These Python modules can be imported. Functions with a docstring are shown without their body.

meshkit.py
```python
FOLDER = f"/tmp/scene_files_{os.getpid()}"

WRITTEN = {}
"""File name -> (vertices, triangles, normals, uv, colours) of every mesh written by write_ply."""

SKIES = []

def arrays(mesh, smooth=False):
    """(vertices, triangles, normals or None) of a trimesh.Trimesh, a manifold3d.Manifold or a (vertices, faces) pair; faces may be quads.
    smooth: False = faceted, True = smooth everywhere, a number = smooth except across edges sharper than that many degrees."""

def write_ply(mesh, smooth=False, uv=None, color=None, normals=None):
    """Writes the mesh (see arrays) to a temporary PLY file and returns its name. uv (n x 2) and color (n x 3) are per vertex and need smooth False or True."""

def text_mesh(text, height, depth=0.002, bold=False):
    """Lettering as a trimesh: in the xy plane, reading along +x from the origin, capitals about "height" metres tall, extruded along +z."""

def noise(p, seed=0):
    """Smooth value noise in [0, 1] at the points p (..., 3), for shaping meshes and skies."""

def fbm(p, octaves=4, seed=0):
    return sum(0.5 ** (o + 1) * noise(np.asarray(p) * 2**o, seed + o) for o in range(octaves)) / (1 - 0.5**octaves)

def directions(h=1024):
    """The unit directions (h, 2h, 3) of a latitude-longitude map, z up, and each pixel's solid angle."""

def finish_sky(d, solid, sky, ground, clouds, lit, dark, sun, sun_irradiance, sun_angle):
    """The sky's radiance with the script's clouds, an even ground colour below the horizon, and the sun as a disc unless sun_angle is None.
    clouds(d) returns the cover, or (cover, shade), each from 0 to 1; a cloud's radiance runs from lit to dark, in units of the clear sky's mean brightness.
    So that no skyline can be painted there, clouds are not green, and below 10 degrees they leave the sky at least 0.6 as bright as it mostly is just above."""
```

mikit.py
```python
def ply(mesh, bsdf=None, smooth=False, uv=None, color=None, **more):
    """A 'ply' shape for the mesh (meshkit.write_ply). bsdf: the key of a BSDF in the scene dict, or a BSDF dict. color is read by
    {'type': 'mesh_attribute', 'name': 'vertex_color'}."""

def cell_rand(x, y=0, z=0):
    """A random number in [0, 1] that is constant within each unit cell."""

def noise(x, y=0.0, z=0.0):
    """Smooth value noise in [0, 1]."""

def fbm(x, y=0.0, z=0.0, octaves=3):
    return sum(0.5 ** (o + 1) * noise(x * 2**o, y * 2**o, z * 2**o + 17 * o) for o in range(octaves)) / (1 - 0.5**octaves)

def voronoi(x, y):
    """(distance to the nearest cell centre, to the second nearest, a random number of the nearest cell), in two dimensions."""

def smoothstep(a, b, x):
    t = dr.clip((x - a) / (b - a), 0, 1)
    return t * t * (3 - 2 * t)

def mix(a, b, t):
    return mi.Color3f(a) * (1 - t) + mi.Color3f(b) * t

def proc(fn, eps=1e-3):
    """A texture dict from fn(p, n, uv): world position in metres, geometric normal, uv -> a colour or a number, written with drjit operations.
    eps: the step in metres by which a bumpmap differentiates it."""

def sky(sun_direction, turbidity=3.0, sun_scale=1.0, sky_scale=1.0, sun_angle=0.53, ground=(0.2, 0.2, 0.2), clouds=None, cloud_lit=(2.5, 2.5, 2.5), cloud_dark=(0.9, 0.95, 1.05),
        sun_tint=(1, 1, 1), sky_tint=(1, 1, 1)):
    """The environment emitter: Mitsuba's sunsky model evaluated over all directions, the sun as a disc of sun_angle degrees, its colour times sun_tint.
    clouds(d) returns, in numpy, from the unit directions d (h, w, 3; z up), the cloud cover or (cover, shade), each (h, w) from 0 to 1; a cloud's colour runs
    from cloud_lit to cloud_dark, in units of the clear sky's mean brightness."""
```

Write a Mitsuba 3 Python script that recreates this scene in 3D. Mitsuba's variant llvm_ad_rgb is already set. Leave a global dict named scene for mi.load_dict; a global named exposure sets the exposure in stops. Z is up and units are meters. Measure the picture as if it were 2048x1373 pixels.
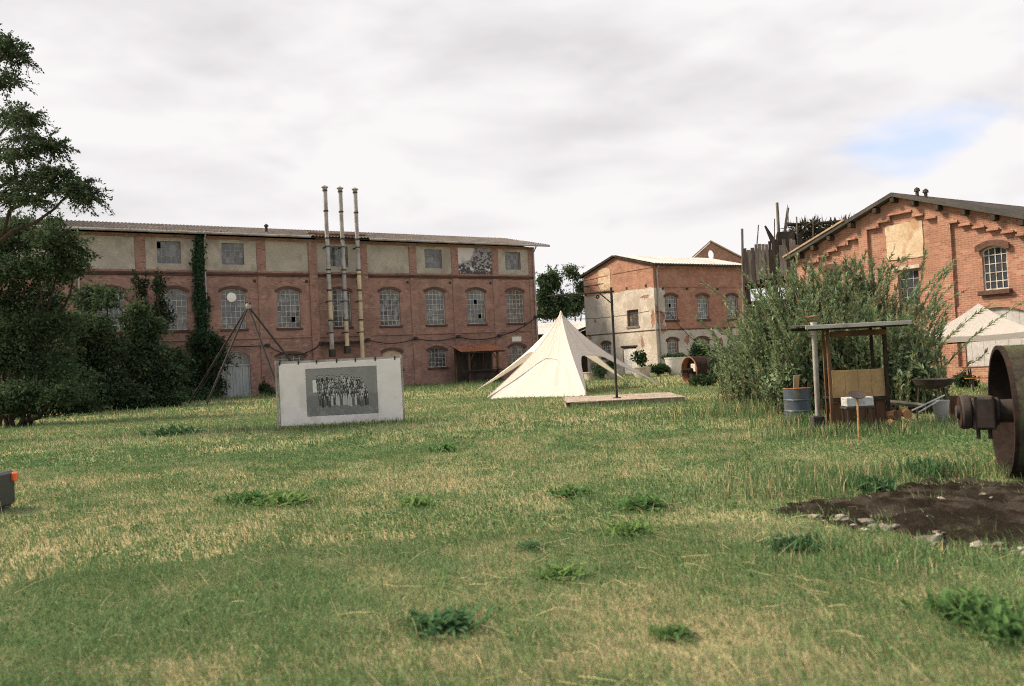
import math, random
import numpy as np, trimesh, drjit as dr, mitsuba as mi
import mikit, meshkit
from mikit import proc, noise, fbm, voronoi, cell_rand, smoothstep, mix
from shapely.geometry import Polygon, LineString, Point, box as sbox
from shapely.ops import unary_union
from shapely import affinity

T = mi.ScalarTransform4f
scene, labels = {}, {}
rng = np.random.default_rng(7)
random.seed(7)

# ------------------------------------------------------------------ camera, sky, exposure
PITCH, ROLL, FPX = math.radians(1.2), math.atan(0.050), 1704.0
EYE = np.array([0, 0, 1.6])
FW = np.array([0, math.cos(PITCH), math.sin(PITCH)])
U0 = np.array([0, -math.sin(PITCH), math.cos(PITCH)])
UP = U0 * math.cos(ROLL) + np.array([1.0, 0, 0]) * math.sin(ROLL)
RT = np.array([1.0, 0, 0]) * math.cos(ROLL) - U0 * math.sin(ROLL)
scene['camera'] = {'type': 'thinlens', 'fov': math.degrees(2 * math.atan(1024 / FPX)), 'fov_axis': 'x',
                   'aperture_radius': 0.009, 'focus_distance': 24.0, 'near_clip': 0.05, 'far_clip': 3000.0,
                   'to_world': T().look_at(origin=EYE.tolist(), target=(EYE + FW).tolist(), up=UP.tolist())}
SUN_AZ, SUN_EL = math.radians(-82), math.radians(44)     # from straight ahead, clockwise
SUN = [math.sin(SUN_AZ) * math.cos(SUN_EL), math.cos(SUN_AZ) * math.cos(SUN_EL), math.sin(SUN_EL)]


BLUE = tuple(FW + (1868 - 1024) / FPX * RT - (292 - 686.5) / FPX * UP)     # where a gap in the clouds stands


def clouds(d):
    z = np.maximum(d[..., 2], 0.02)
    p = np.stack([d[..., 0] * 2.3 + d[..., 2] * 0.8, d[..., 1] * 2.3, d[..., 2] * 3.4], -1)
    w = np.stack([meshkit.fbm(p * 1.3 + 5.1, 3, 3), meshkit.fbm(p * 1.3 + 9.7, 3, 4), p[..., 2]], -1)
    a = meshkit.fbm(p * 1.1 + w * 1.6 + 3.3, 7, 11)
    b = meshkit.fbm(p * 2.6 + w * 2.4 + 17.0, 6, 5)
    c = meshkit.fbm(p * 6.0 + w * 3.0 + 27.0, 5, 8)
    gap = np.full(a.shape, -0.7)
    for (x, y, zz, r) in (BLUE + (0.072,), (0.9, 0.2, 0.5, 0.12)):
        v = np.array([x, y, zz]) / np.linalg.norm([x, y, zz])
        e = np.stack([d[..., 0] - v[0], d[..., 1] - v[1], (d[..., 2] - v[2]) * 1.9], -1)
        gap = np.maximum(gap, 1.3 - np.linalg.norm(e, axis=-1) / r)
    n = (b - 0.5) * 2.4 + (c - 0.5) * 0.8
    cover = 1 - 0.40 * np.clip((gap + 1.1 * n - 0.2) / 0.8, 0, 1)
    shade = np.clip((a - 0.40) * 2.2 + (b - 0.5) * 1.9 + (c - 0.5) * 1.1, 0, 1)
    return cover, np.maximum(shade, (1 - cover) * 1.1)


scene['sky'] = mikit.sky(SUN, turbidity=4, sun_scale=0.66, sun_angle=14, sky_scale=1.0, clouds=clouds, ground=(0.12, 0.12, 0.07),
                         cloud_lit=(1.37, 1.33, 1.335), cloud_dark=(1.08, 1.045, 1.065), sun_tint=(0.99, 0.985, 0.975), sky_tint=(0.74, 0.84, 1.0))
exposure = 3.05

# ------------------------------------------------------------------ helpers


def num(name):
    if name not in used:
        used[name] = 0
        return name
    used[name] += 1
    return f'{name}_{used[name]:03d}'


used = {}


def thing(name, label, cat, group=None, kind=None):
    k = num(name)
    labels[k] = {'label': label, 'category': cat}
    if group: labels[k]['group'] = group
    if kind: labels[k]['kind'] = kind
    return k


def struct(name, mesh, mat, label=None, smooth=False, **kw):
    k = num(name)
    scene[k] = mikit.ply(mesh, mat, smooth, **kw)
    labels[k] = {'kind': 'structure'}
    if label: labels[k]['label'] = label
    return k


def part(parent, name, mesh, mat, smooth=False, label=None, kind=None, **kw):
    k = num(parent + '__' + name)
    scene[k] = mikit.ply(mesh, mat, smooth, **kw)
    if label or kind:
        labels[k] = {a: b for a, b in (('label', label), ('kind', kind)) if b}
    return k


def body(k, mesh, mat, smooth=False, **kw):
    scene[k] = mikit.ply(mesh, mat, smooth, **kw)


def ray(u, v):
    return FW + (u - 1024) / FPX * RT - (v - 686.5) / FPX * UP


def at(u, v, Y):
    d = ray(u, v)
    return EYE + d * (Y / d[1])


def gnd(u, v, z=0.0):
    d = ray(u, v)
    return EYE + d * ((z - 1.6) / d[2])


def frame(o, deg):
    m = trimesh.transformations.rotation_matrix(math.radians(deg), [0, 0, 1])
    m[:3, 3] = [o[0], o[1], o[2] if len(o) > 2 else 0]
    return m


def cat(ms):
    ms = [m for m in ms if m is not None]
    return trimesh.util.concatenate(ms) if len(ms) > 1 else ms[0]


def bx(x0, x1, y0, y1, z0, z1, m=None):
    b = trimesh.creation.box((x1 - x0, y1 - y0, z1 - z0))
    b.apply_translation(((x0 + x1) / 2, (y0 + y1) / 2, (z0 + z1) / 2))
    if m is not None: b.apply_transform(m)
    return b


def cbox(x0, x1, y0, y1, z0, z1, c=0.01, m=None):
    """a box with chamfered edges"""
    pts = []
    for sx, x in ((1, x0), (-1, x1)):
        for sy, y in ((1, y0), (-1, y1)):
            for sz, z in ((1, z0), (-1, z1)):
                pts += [(x, y + sy * c, z + sz * c), (x + sx * c, y, z + sz * c), (x + sx * c, y + sy * c, z)]
    b = trimesh.convex.convex_hull(np.array(pts))
    if m is not None: b.apply_transform(m)
    return b


def slab(poly, y0, y1, m=None):
    """a polygon in (x, z) given thickness from y0 to y1"""
    out = []
    for g in getattr(poly, 'geoms', [poly]):
        if g.is_empty or g.area < 1e-6: continue
        e = trimesh.creation.extrude_polygon(g, y1 - y0, engine='earcut')
        v = e.vertices
        e = trimesh.Trimesh(np.stack([v[:, 0], y1 - v[:, 2], v[:, 1]], 1), e.faces, process=False)
        out.append(e)
    e = cat(out)
    if m is not None: e.apply_transform(m)
    return e


def flat(poly, z0, z1, m=None):
    e = cat([trimesh.creation.extrude_polygon(g, z1 - z0, engine='earcut') for g in getattr(poly, 'geoms', [poly])])
    e.apply_translation((0, 0, z0))
    if m is not None: e.apply_transform(m)
    return e


def tube(points, radii, sides=8, caps=True, m=None):
    p = np.asarray(points, float)
    r = np.broadcast_to(np.asarray(radii, float), (len(p),))
    t = np.gradient(p, axis=0)
    t /= np.linalg.norm(t, axis=1, keepdims=True) + 1e-12
    ref = np.array([0, 0, 1.0]) if abs(t[:, 2]).mean() < 0.8 else np.array([1.0, 0, 0])
    a = np.cross(t, ref); a /= np.linalg.norm(a, axis=1, keepdims=True) + 1e-12
    b = np.cross(t, a)
    ang = np.arange(sides) * 2 * np.pi / sides
    v = p[:, None] + r[:, None, None] * (np.cos(ang)[None, :, None] * a[:, None] + np.sin(ang)[None, :, None] * b[:, None])
    i, j = np.meshgrid(np.arange(len(p) - 1), np.arange(sides), indexing='ij')
    q = np.stack([i * sides + j, i * sides + (j + 1) % sides, (i + 1) * sides + (j + 1) % sides, (i + 1) * sides + j], -1).reshape(-1, 4)
    f = np.vstack([q[:, [0, 1, 2]], q[:, [0, 2, 3]]])
    v = v.reshape(-1, 3)
    if caps:
        n = len(v)
        v = np.vstack([v, p[:1], p[-1:]])
        k = np.arange(sides); l = (len(p) - 1) * sides
        f = np.vstack([f, np.stack([(k + 1) % sides, k, k * 0 + n], 1), np.stack([l + k, l + (k + 1) % sides, k * 0 + n + 1], 1)])
    e = trimesh.Trimesh(v, f, process=False)
    if m is not None: e.apply_transform(m)
    return e


def lathe(profile, sections=32, m=None):
    """profile of (radius, z), revolved about z"""
    e = trimesh.creation.revolve(np.array(profile, float), sections=sections)
    if m is not None: e.apply_transform(m)
    return e


def along(o, d):
    """matrix that takes z to the direction d at o"""
    z = np.asarray(d, float) / np.linalg.norm(d)
    x = np.cross([0, 0, 1.0] if abs(z[2]) < 0.95 else [1.0, 0, 0], z); x /= np.linalg.norm(x)
    m = np.eye(4); m[:3, 0], m[:3, 1], m[:3, 2], m[:3, 3] = x, np.cross(z, x), z, o
    return m


def sag(a, b, s, n=14):
    t = np.linspace(0, 1, n)[:, None]
    p = np.asarray(a, float) * (1 - t) + np.asarray(b, float) * t
    p[:, 2] -= s * 4 * (t * (1 - t))[:, 0]
    return p


def unit(v):
    return v / (np.linalg.norm(v, axis=-1, keepdims=True) + 1e-12)


def leaves(c, d, nrm, L, W, fold=0.25):
    """kite-shaped leaves: base c, direction d, normal nrm, length L, width W (all per leaf)"""
    d, nrm = unit(d), unit(nrm)
    s = unit(np.cross(d, nrm)); u = np.cross(s, d)
    L, W = np.broadcast_to(L, len(c))[:, None], np.broadcast_to(W, len(c))[:, None]
    mid = c + d * L * 0.45
    v = np.stack([c, mid + s * W / 2 + u * W * fold, c + d * L, mid - s * W / 2 + u * W * fold], 1).reshape(-1, 3)
    k = np.arange(len(c))[:, None] * 4
    return v, np.vstack([k + [0, 1, 2], k + [0, 2, 3]])


def blades(p, h, w, az, lean, bend=None):
    """grass blades: base p (n,3), height, width, azimuth, lean; five vertices each"""
    n = len(p)
    d = np.stack([np.cos(az), np.sin(az), az * 0], 1)
    fa = rng.uniform(0, np.pi, n)
    s = np.stack([np.cos(fa), np.sin(fa), fa * 0], 1) * (w / 2)[:, None]
    z = np.array([0, 0, 1.0])
    mid = p + z * (h * 0.55)[:, None] + d * (h * lean * 0.3)[:, None]
    tip = p + z * (h * np.sqrt(np.clip(1 - 0.45 * lean ** 2, 0.08, 1)))[:, None] + d * (h * lean)[:, None]
    v = np.stack([p - s, p + s, mid - s * 0.8, mid + s * 0.8, tip], 1).reshape(-1, 3)
    k = np.arange(n)[:, None] * 5
    f = np.vstack([k + [0, 1, 3], k + [0, 3, 2], k + [2, 3, 4]])
    return v, f


def join(vf):
    vs, fs, o = [], [], 0
    for v, f in vf:
        vs.append(v); fs.append(f + o); o += len(v)
    return np.vstack(vs), np.vstack(fs)


def hz(x, y):
    """height of the ground"""
    p = np.stack([np.asarray(x, float) * 0.35, np.asarray(y, float) * 0.35, np.asarray(x, float) * 0], -1)
    e = (meshkit.noise(p, 2) - 0.5) * 0.07 + (meshkit.noise(p * 3.1, 3) - 0.5) * 0.03
    return e


# ------------------------------------------------------------------ materials
ANG = math.radians(32.5)          # the works are laid out square to this direction
CA, SA = math.cos(ANG), math.sin(ANG)


def wall_uv(p, n):
    a = p.x * CA + p.y * SA
    b = p.y * CA - p.x * SA
    return dr.select(dr.abs(n.x * CA + n.y * SA) > 0.6, b, a)


def brick(base, dark, light, mortar, grime, seed):
    def fn(p, n, uv):
        u = wall_uv(p, n)
        row = dr.floor(p.z / 0.077)
        x = u / 0.25 + 0.5 * (row - 2 * dr.floor(row / 2))
        r = cell_rand(dr.floor(x), row, seed)
        r2 = cell_rand(dr.floor(x), row, seed + 9)
        fx, fz = x - dr.floor(x), p.z / 0.077 - row
        m = dr.maximum(1 - smoothstep(0.02, 0.07, dr.minimum(fx, 1 - fx)), 1 - smoothstep(0.06, 0.2, dr.minimum(fz, 1 - fz)))
        c = mix(mix(base, dark, smoothstep(0.55, 1.0, r)), light, smoothstep(0.8, 1.0, r2) * 0.8)
        c = c * (0.88 + 0.24 * r2)
        s = fbm(u * 0.45 + seed, p.z * 0.6, 1.0, 4)
        c = mix(c, grime, smoothstep(0.5, 0.72, s) * 0.3)
        g = fbm(u * 3.2, p.z * 2.1, seed, 4)
        c = c * (0.86 + 0.28 * g)
        e = fbm(u * 1.3 + 31, p.z * 1.1, seed + 2.0, 5)
        c = mix(c, light, smoothstep(0.58, 0.70, e) * 0.55)
        c = mix(c, dark, smoothstep(0.60, 0.68, fbm(u * 0.9 + 77, p.z * 2.2, seed + 4.0, 5)) * 0.5)
        return mix(c, mi.Color3f(mortar) * (0.7 + 0.6 * g), m * 0.75)
    return {'type': 'diffuse', 'reflectance': proc(fn)}


scene['brick_brown'] = brick((0.305, 0.168, 0.137), (0.18, 0.105, 0.09), (0.37, 0.225, 0.18), (0.25, 0.205, 0.18), (0.22, 0.14, 0.12), 3)
scene['brick_orange'] = brick((0.295, 0.145, 0.108), (0.21, 0.105, 0.082), (0.36, 0.195, 0.148), (0.36, 0.27, 0.205), (0.33, 0.18, 0.125), 5)
scene['brick_red'] = brick((0.34, 0.16, 0.12), (0.22, 0.11, 0.09), (0.42, 0.23, 0.17), (0.30, 0.22, 0.18), (0.26, 0.14, 0.11), 8)


def grain(c0, c1, s=2.0, fine=30.0, amt=0.35, stain=None, rough=None, streak=1.0, **kw):
    def fn(p, n, uv):
        a = fbm(p.x * s, p.y * s, p.z * s / streak, 4)
        b = noise(p.x * fine, p.y * fine, p.z * fine / streak)
        c = mix(c0, c1, smoothstep(0.3, 0.7, a)) * (1 - amt / 2 + amt * b)
        if stain is not None:
            c = mix(c, stain, smoothstep(0.53, 0.66, fbm(p.x * s * 1.7 + 7, p.y * s * 1.7, p.z * s * 0.9 / streak, 4)) * 0.8)
        return c
    if rough is None:
        return {'type': 'twosided', 'b': {'type': 'diffuse', 'reflectance': proc(fn)}}
    return {'type': 'twosided', 'b': {'type': 'principled', 'base_color': proc(fn), 'roughness': rough, **kw}}


scene['render_beige'] = grain((0.395, 0.365, 0.315), (0.33, 0.305, 0.265), 0.9, 14, 0.35, (0.275, 0.25, 0.22))
scene['plaster_old'] = grain((0.50, 0.47, 0.425), (0.42, 0.39, 0.35), 0.8, 9, 0.35, (0.37, 0.325, 0.275))
scene['tan_patch'] = grain((0.43, 0.335, 0.235), (0.52, 0.435, 0.325), 1.8, 18, 0.3, (0.36, 0.225, 0.145))
scene['dark_brick_trim'] = grain((0.12, 0.07, 0.058), (0.085, 0.055, 0.05), 2, 16, 0.5)
scene['roof_tile'] = grain((0.225, 0.20, 0.185), (0.18, 0.16, 0.15), 1.2, 7, 0.5, (0.155, 0.148, 0.138))
scene['roof_orange_tile'] = grain((0.34, 0.15, 0.085), (0.24, 0.115, 0.075), 2.2, 9, 0.6, (0.15, 0.09, 0.065))
scene['roof_white_sheet'] = grain((0.50, 0.49, 0.48), (0.41, 0.40, 0.39), 0.6, 5, 0.15)
scene['roof_felt'] = grain((0.06, 0.06, 0.06), (0.085, 0.08, 0.075), 1.5, 12, 0.3)
scene['roof_felt_grey'] = grain((0.16, 0.165, 0.17), (0.12, 0.12, 0.125), 1.5, 12, 0.3)
scene['tile_edge'] = grain((0.42, 0.32, 0.22), (0.30, 0.22, 0.16), 2.0, 9, 0.4)
scene['zinc'] = grain((0.34, 0.335, 0.325), (0.26, 0.255, 0.25), 1.4, 12, 0.25, (0.20, 0.175, 0.15), rough=0.55, metallic=0.0)
scene['flue_buff'] = grain((0.50, 0.41, 0.26), (0.40, 0.34, 0.25), 0.9, 8, 0.3, (0.22, 0.17, 0.12), rough=0.6)
scene['dark_iron'] = grain((0.022, 0.022, 0.023), (0.034, 0.03, 0.028), 3.0, 30, 0.4, rough=0.8)
scene['rust'] = grain((0.036, 0.028, 0.026), (0.027, 0.023, 0.022), 5.0, 45, 0.5, (0.055, 0.034, 0.027))
scene['rust_dark'] = grain((0.024, 0.021, 0.020), (0.036, 0.028, 0.026), 6.0, 50, 0.5, (0.05, 0.033, 0.026), rough=0.85)
scene['rust_bright'] = grain((0.26, 0.125, 0.06), (0.17, 0.085, 0.05), 4.0, 30, 0.5, (0.11, 0.06, 0.04), rough=0.85)
scene['mossy_stone'] = grain((0.062, 0.058, 0.044), (0.04, 0.037, 0.03), 4.0, 40, 0.7, (0.065, 0.085, 0.04))
scene['inner_limewash'] = {'type': 'twosided', 'b': {'type': 'diffuse', 'reflectance': {'type': 'rgb', 'value': (0.36, 0.35, 0.33)}}}
scene['window_paint'] = grain((0.52, 0.52, 0.48), (0.40, 0.40, 0.37), 2.2, 20, 0.3, (0.24, 0.19, 0.15))
scene['window_paint_dark'] = grain((0.30, 0.31, 0.30), (0.24, 0.245, 0.24), 2.2, 20, 0.3, (0.15, 0.12, 0.10))
def glass_fn(p, n, uv):
    u = wall_uv(p, n)
    r = cell_rand(dr.floor(u / 0.33), dr.floor(p.z / 0.39), 3)
    g = noise(u * 9, p.z * 9, 2.0)
    return mix((0.062, 0.068, 0.075), (0.185, 0.19, 0.19), smoothstep(0.62, 1.0, r) * 0.7 + 0.25 * smoothstep(0.5, 0.9, g))


scene['pane_glass'] = {'type': 'twosided', 'b': {'type': 'principled', 'base_color': proc(glass_fn), 'roughness': 0.13, 'specular': 0.7}}   # old panes, dusty on the inside
scene['door_grey'] = grain((0.36, 0.40, 0.41), (0.30, 0.335, 0.345), 1.8, 16, 0.2, (0.24, 0.25, 0.24), streak=4)
scene['white_paint'] = grain((0.78, 0.77, 0.75), (0.70, 0.69, 0.67), 1.2, 14, 0.12)
scene['white_worn'] = grain((0.66, 0.66, 0.65), (0.57, 0.57, 0.56), 1.2, 10, 0.2, (0.46, 0.45, 0.42))
scene['gate_grey'] = grain((0.43, 0.43, 0.44), (0.37, 0.37, 0.38), 1.2, 10, 0.2, (0.31, 0.31, 0.31))
scene['wood_grey'] = grain((0.21, 0.19, 0.17), (0.14, 0.125, 0.115), 3.0, 25, 0.5, (0.075, 0.066, 0.06), streak=8)
scene['wood_grey_light'] = grain((0.29, 0.255, 0.21), (0.20, 0.175, 0.15), 3.0, 25, 0.5, (0.13, 0.11, 0.09), streak=8)
scene['wood_dark'] = grain((0.06, 0.05, 0.043), (0.04, 0.035, 0.032), 3.0, 25, 0.5, streak=8)
scene['wood_brown'] = grain((0.16, 0.095, 0.055), (0.11, 0.068, 0.045), 3.0, 25, 0.5, (0.075, 0.05, 0.036), streak=6)
scene['wood_tan'] = grain((0.40, 0.29, 0.15), (0.33, 0.23, 0.12), 2.2, 26, 0.3, (0.29, 0.20, 0.11))
scene['wood_fresh'] = grain((0.40, 0.25, 0.12), (0.30, 0.17, 0.085), 7.0, 40, 0.5)
scene['wood_bench'] = grain((0.55, 0.30, 0.10), (0.47, 0.25, 0.085), 2.2, 26, 0.25)
scene['bark'] = grain((0.065, 0.052, 0.042), (0.042, 0.035, 0.03), 6.0, 30, 0.6, streak=4)
scene['deck_wood'] = grain((0.40, 0.345, 0.29), (0.31, 0.265, 0.225), 3.0, 25, 0.4, (0.23, 0.20, 0.165))
scene['canvas'] = {'type': 'principledthin', 'base_color': proc(lambda p, n, uv: mix((0.65, 0.615, 0.58), (0.61, 0.575, 0.535), fbm(p.x * 2, p.y * 2, p.z * 2, 3)) * (0.96 + 0.08 * noise(p.x * 60, p.y * 60, p.z * 60))),
                   'roughness': 0.9, 'diff_trans': 0.55, 'spec_trans': 0.0, 'eta': 1.1}
scene['canopy_cloth'] = {'type': 'principledthin', 'base_color': {'type': 'rgb', 'value': (0.42, 0.40, 0.39)}, 'roughness': 0.9, 'diff_trans': 0.35, 'spec_trans': 0.0, 'eta': 1.1}
scene['barrel_blue'] = grain((0.045, 0.066, 0.092), (0.036, 0.052, 0.074), 3.0, 20, 0.3, (0.09, 0.08, 0.07), rough=0.5)
scene['dark_plastic'] = {'type': 'principled', 'base_color': {'type': 'rgb', 'value': (0.03, 0.033, 0.038)}, 'roughness': 0.45}
scene['lens_orange'] = {'type': 'principled', 'base_color': {'type': 'rgb', 'value': (0.75, 0.13, 0.04)}, 'roughness': 0.25}
scene['grey_enamel'] = grain((0.40, 0.43, 0.44), (0.33, 0.355, 0.365), 4, 30, 0.2, (0.22, 0.21, 0.20), rough=0.5)
scene['cable_black'] = {'type': 'diffuse', 'reflectance': {'type': 'rgb', 'value': (0.03, 0.03, 0.03)}}
scene['stone_pale'] = grain((0.36, 0.33, 0.29), (0.24, 0.22, 0.19), 9, 60, 0.5, (0.17, 0.155, 0.13))
scene['stone_grey'] = grain((0.22, 0.205, 0.185), (0.15, 0.14, 0.125), 9, 60, 0.5, (0.10, 0.095, 0.08))
VC = {'type': 'mesh_attribute', 'name': 'vertex_color'}
scene['leaf'] = {'type': 'principledthin', 'base_color': VC, 'roughness': 0.55, 'diff_trans': 0.7, 'spec_trans': 0.0, 'eta': 1.3}
scene['blade'] = {'type': 'principledthin', 'base_color': VC, 'roughness': 0.7, 'diff_trans': 0.5, 'spec_trans': 0.0, 'eta': 1.2}
scene['straw'] = {'type': 'twosided', 'b': {'type': 'diffuse', 'reflectance': VC}}


def ground_fn(p, n, uv):
    a = fbm(p.x * 0.3, p.y * 0.3, 0.0, 4)
    b = fbm(p.x * 2.2, p.y * 2.2, 3.0, 4)
    c = noise(p.x * 40, p.y * 40, 1.0)
    col = mix((0.16, 0.185, 0.09), (0.31, 0.265, 0.155), smoothstep(0.35, 0.65, a * 0.6 + b * 0.4))
    return col * (0.65 + 0.7 * c)


scene['turf'] = {'type': 'diffuse', 'reflectance': proc(ground_fn)}


def earth_fn(p, n, uv):
    b = fbm(p.x * 4, p.y * 4, 3.0, 4)
    c = noise(p.x * 70, p.y * 70, p.z * 70)
    return mix((0.018, 0.015, 0.012), (0.042, 0.036, 0.030), smoothstep(0.35, 0.7, b)) * (0.6 + 0.8 * c)


scene['bare_earth'] = {'type': 'diffuse', 'reflectance': proc(earth_fn)}

# ------------------------------------------------------------------ the ground


def ground_sheet():
    def axis(lim, fine, step):
        a = list(np.arange(-fine, fine + 1e-6, step))
        x = fine
        while x < lim:
            x *= 1.35
            a = [-x] + a + [x]
        return np.array(a)
    xs = axis(1500, 45, 0.6)
    ys = axis(1500, 60, 0.6)
    X, Y = np.meshgrid(xs, ys + 30, indexing='ij')
    Z = hz(X, Y)
    r = np.hypot(X, Y - 30)
    Z = np.where(r > 90, 0, Z)
    v = np.stack([X, Y, Z], -1).reshape(-1, 3)
    n, m = X.shape
    i, j = np.meshgrid(np.arange(n - 1), np.arange(m - 1), indexing='ij')
    q = np.stack([i * m + j, (i + 1) * m + j, (i + 1) * m + j + 1, i * m + j + 1], -1).reshape(-1, 4)
    return v, q


struct('ground', ground_sheet(), 'turf', 'uneven meadow ground under patchy green and straw-coloured grass', True)
EARTH = Polygon([(2.35, 8.25), (2.75, 8.7), (3.2, 8.85), (3.6, 8.95), (4.1, 9.45), (4.6, 9.75), (5.5, 9.5), (6.6, 9.3), (6.6, 5.6), (3.9, 5.75), (3.62, 6.2), (3.25, 6.45), (3.05, 6.95), (2.72, 7.4), (2.5, 7.85)])


def rough_edge(poly, amt, step, seed):
    r = np.random.default_rng(seed)
    L = poly.exterior.length
    pts = []
    for s in np.arange(0, L, step):
        p = poly.exterior.interpolate(s)
        pts.append((p.x + r.normal(0, amt), p.y + r.normal(0, amt)))
    return Polygon(pts).buffer(0)


EARTH = rough_edge(EARTH, 0.05, 0.15, 5)


def earth_mesh(poly, lift, seed, rise):
    g = 0.06
    x0, y0, x1, y1 = poly.bounds
    X, Y = np.meshgrid(np.arange(x0, x1, g), np.arange(y0, y1, g), indexing='ij')
    from shapely import contains_xy, distance, points
    ins = contains_xy(poly, X, Y)
    dist = distance(points(np.stack([X, Y], -1).reshape(-1, 2)), poly.exterior).reshape(X.shape)
    p = np.stack([X * 2.2, Y * 2.2, X * 0], -1)
    Z = hz(X, Y) + lift + rise * np.clip(dist / 0.5, 0, 1) * (0.4 + meshkit.fbm(p, 3, seed)) + (meshkit.fbm(p * 4, 4, seed) - 0.5) * 0.13 * np.clip(dist / 0.12, 0, 1)
    n, m = X.shape
    i, j = np.meshgrid(np.arange(n - 1), np.arange(m - 1), indexing='ij')
    ok = (ins[:-1, :-1] & ins[1:, :-1] & ins[:-1, 1:] & ins[1:, 1:]).ravel()
    q = np.stack([i * m + j, (i + 1) * m + j, (i + 1) * m + j + 1, i * m + j + 1], -1).reshape(-1, 4)[ok]
    return np.stack([X, Y, Z], -1).reshape(-1, 3), q


struct('earth', earth_mesh(EARTH, 0.012, 4, 0.05), 'bare_earth', 'patch of dark bare earth with pale rubble below the big iron wheel', True)

# ------------------------------------------------------------------ windows


def arch_poly(w, h, rise):
    """an opening of width w and height h with a segmental head, x centred, z from 0"""
    if rise < 0.01: return sbox(-w / 2, 0, w / 2, h)
    R = (w * w / 4 + rise * rise) / (2 * rise)
    a = math.asin(w / 2 / R)
    pts = [(-w / 2, 0), (w / 2, 0)] + [(R * math.sin(t), h - R + R * math.cos(t)) for t in np.linspace(a, -a, 13)]
    return Polygon(pts)


def bars_poly(op, w, h, nx, nz, fr=0.06, br=0.03, z_top=None):
    inner = op.buffer(-fr, join_style=2)
    b = [op.difference(inner)]
    for i in range(1, nx):
        x = -w / 2 + w * i / nx
        b.append(sbox(x - br / 2, 0, x + br / 2, h))
    for k in range(1, nz):
        z = (z_top or h) * k / nz
        b.append(sbox(-w / 2, z - br / 2, w / 2, z + br / 2))
    return unary_union(b).intersection(op).buffer(0)


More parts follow.
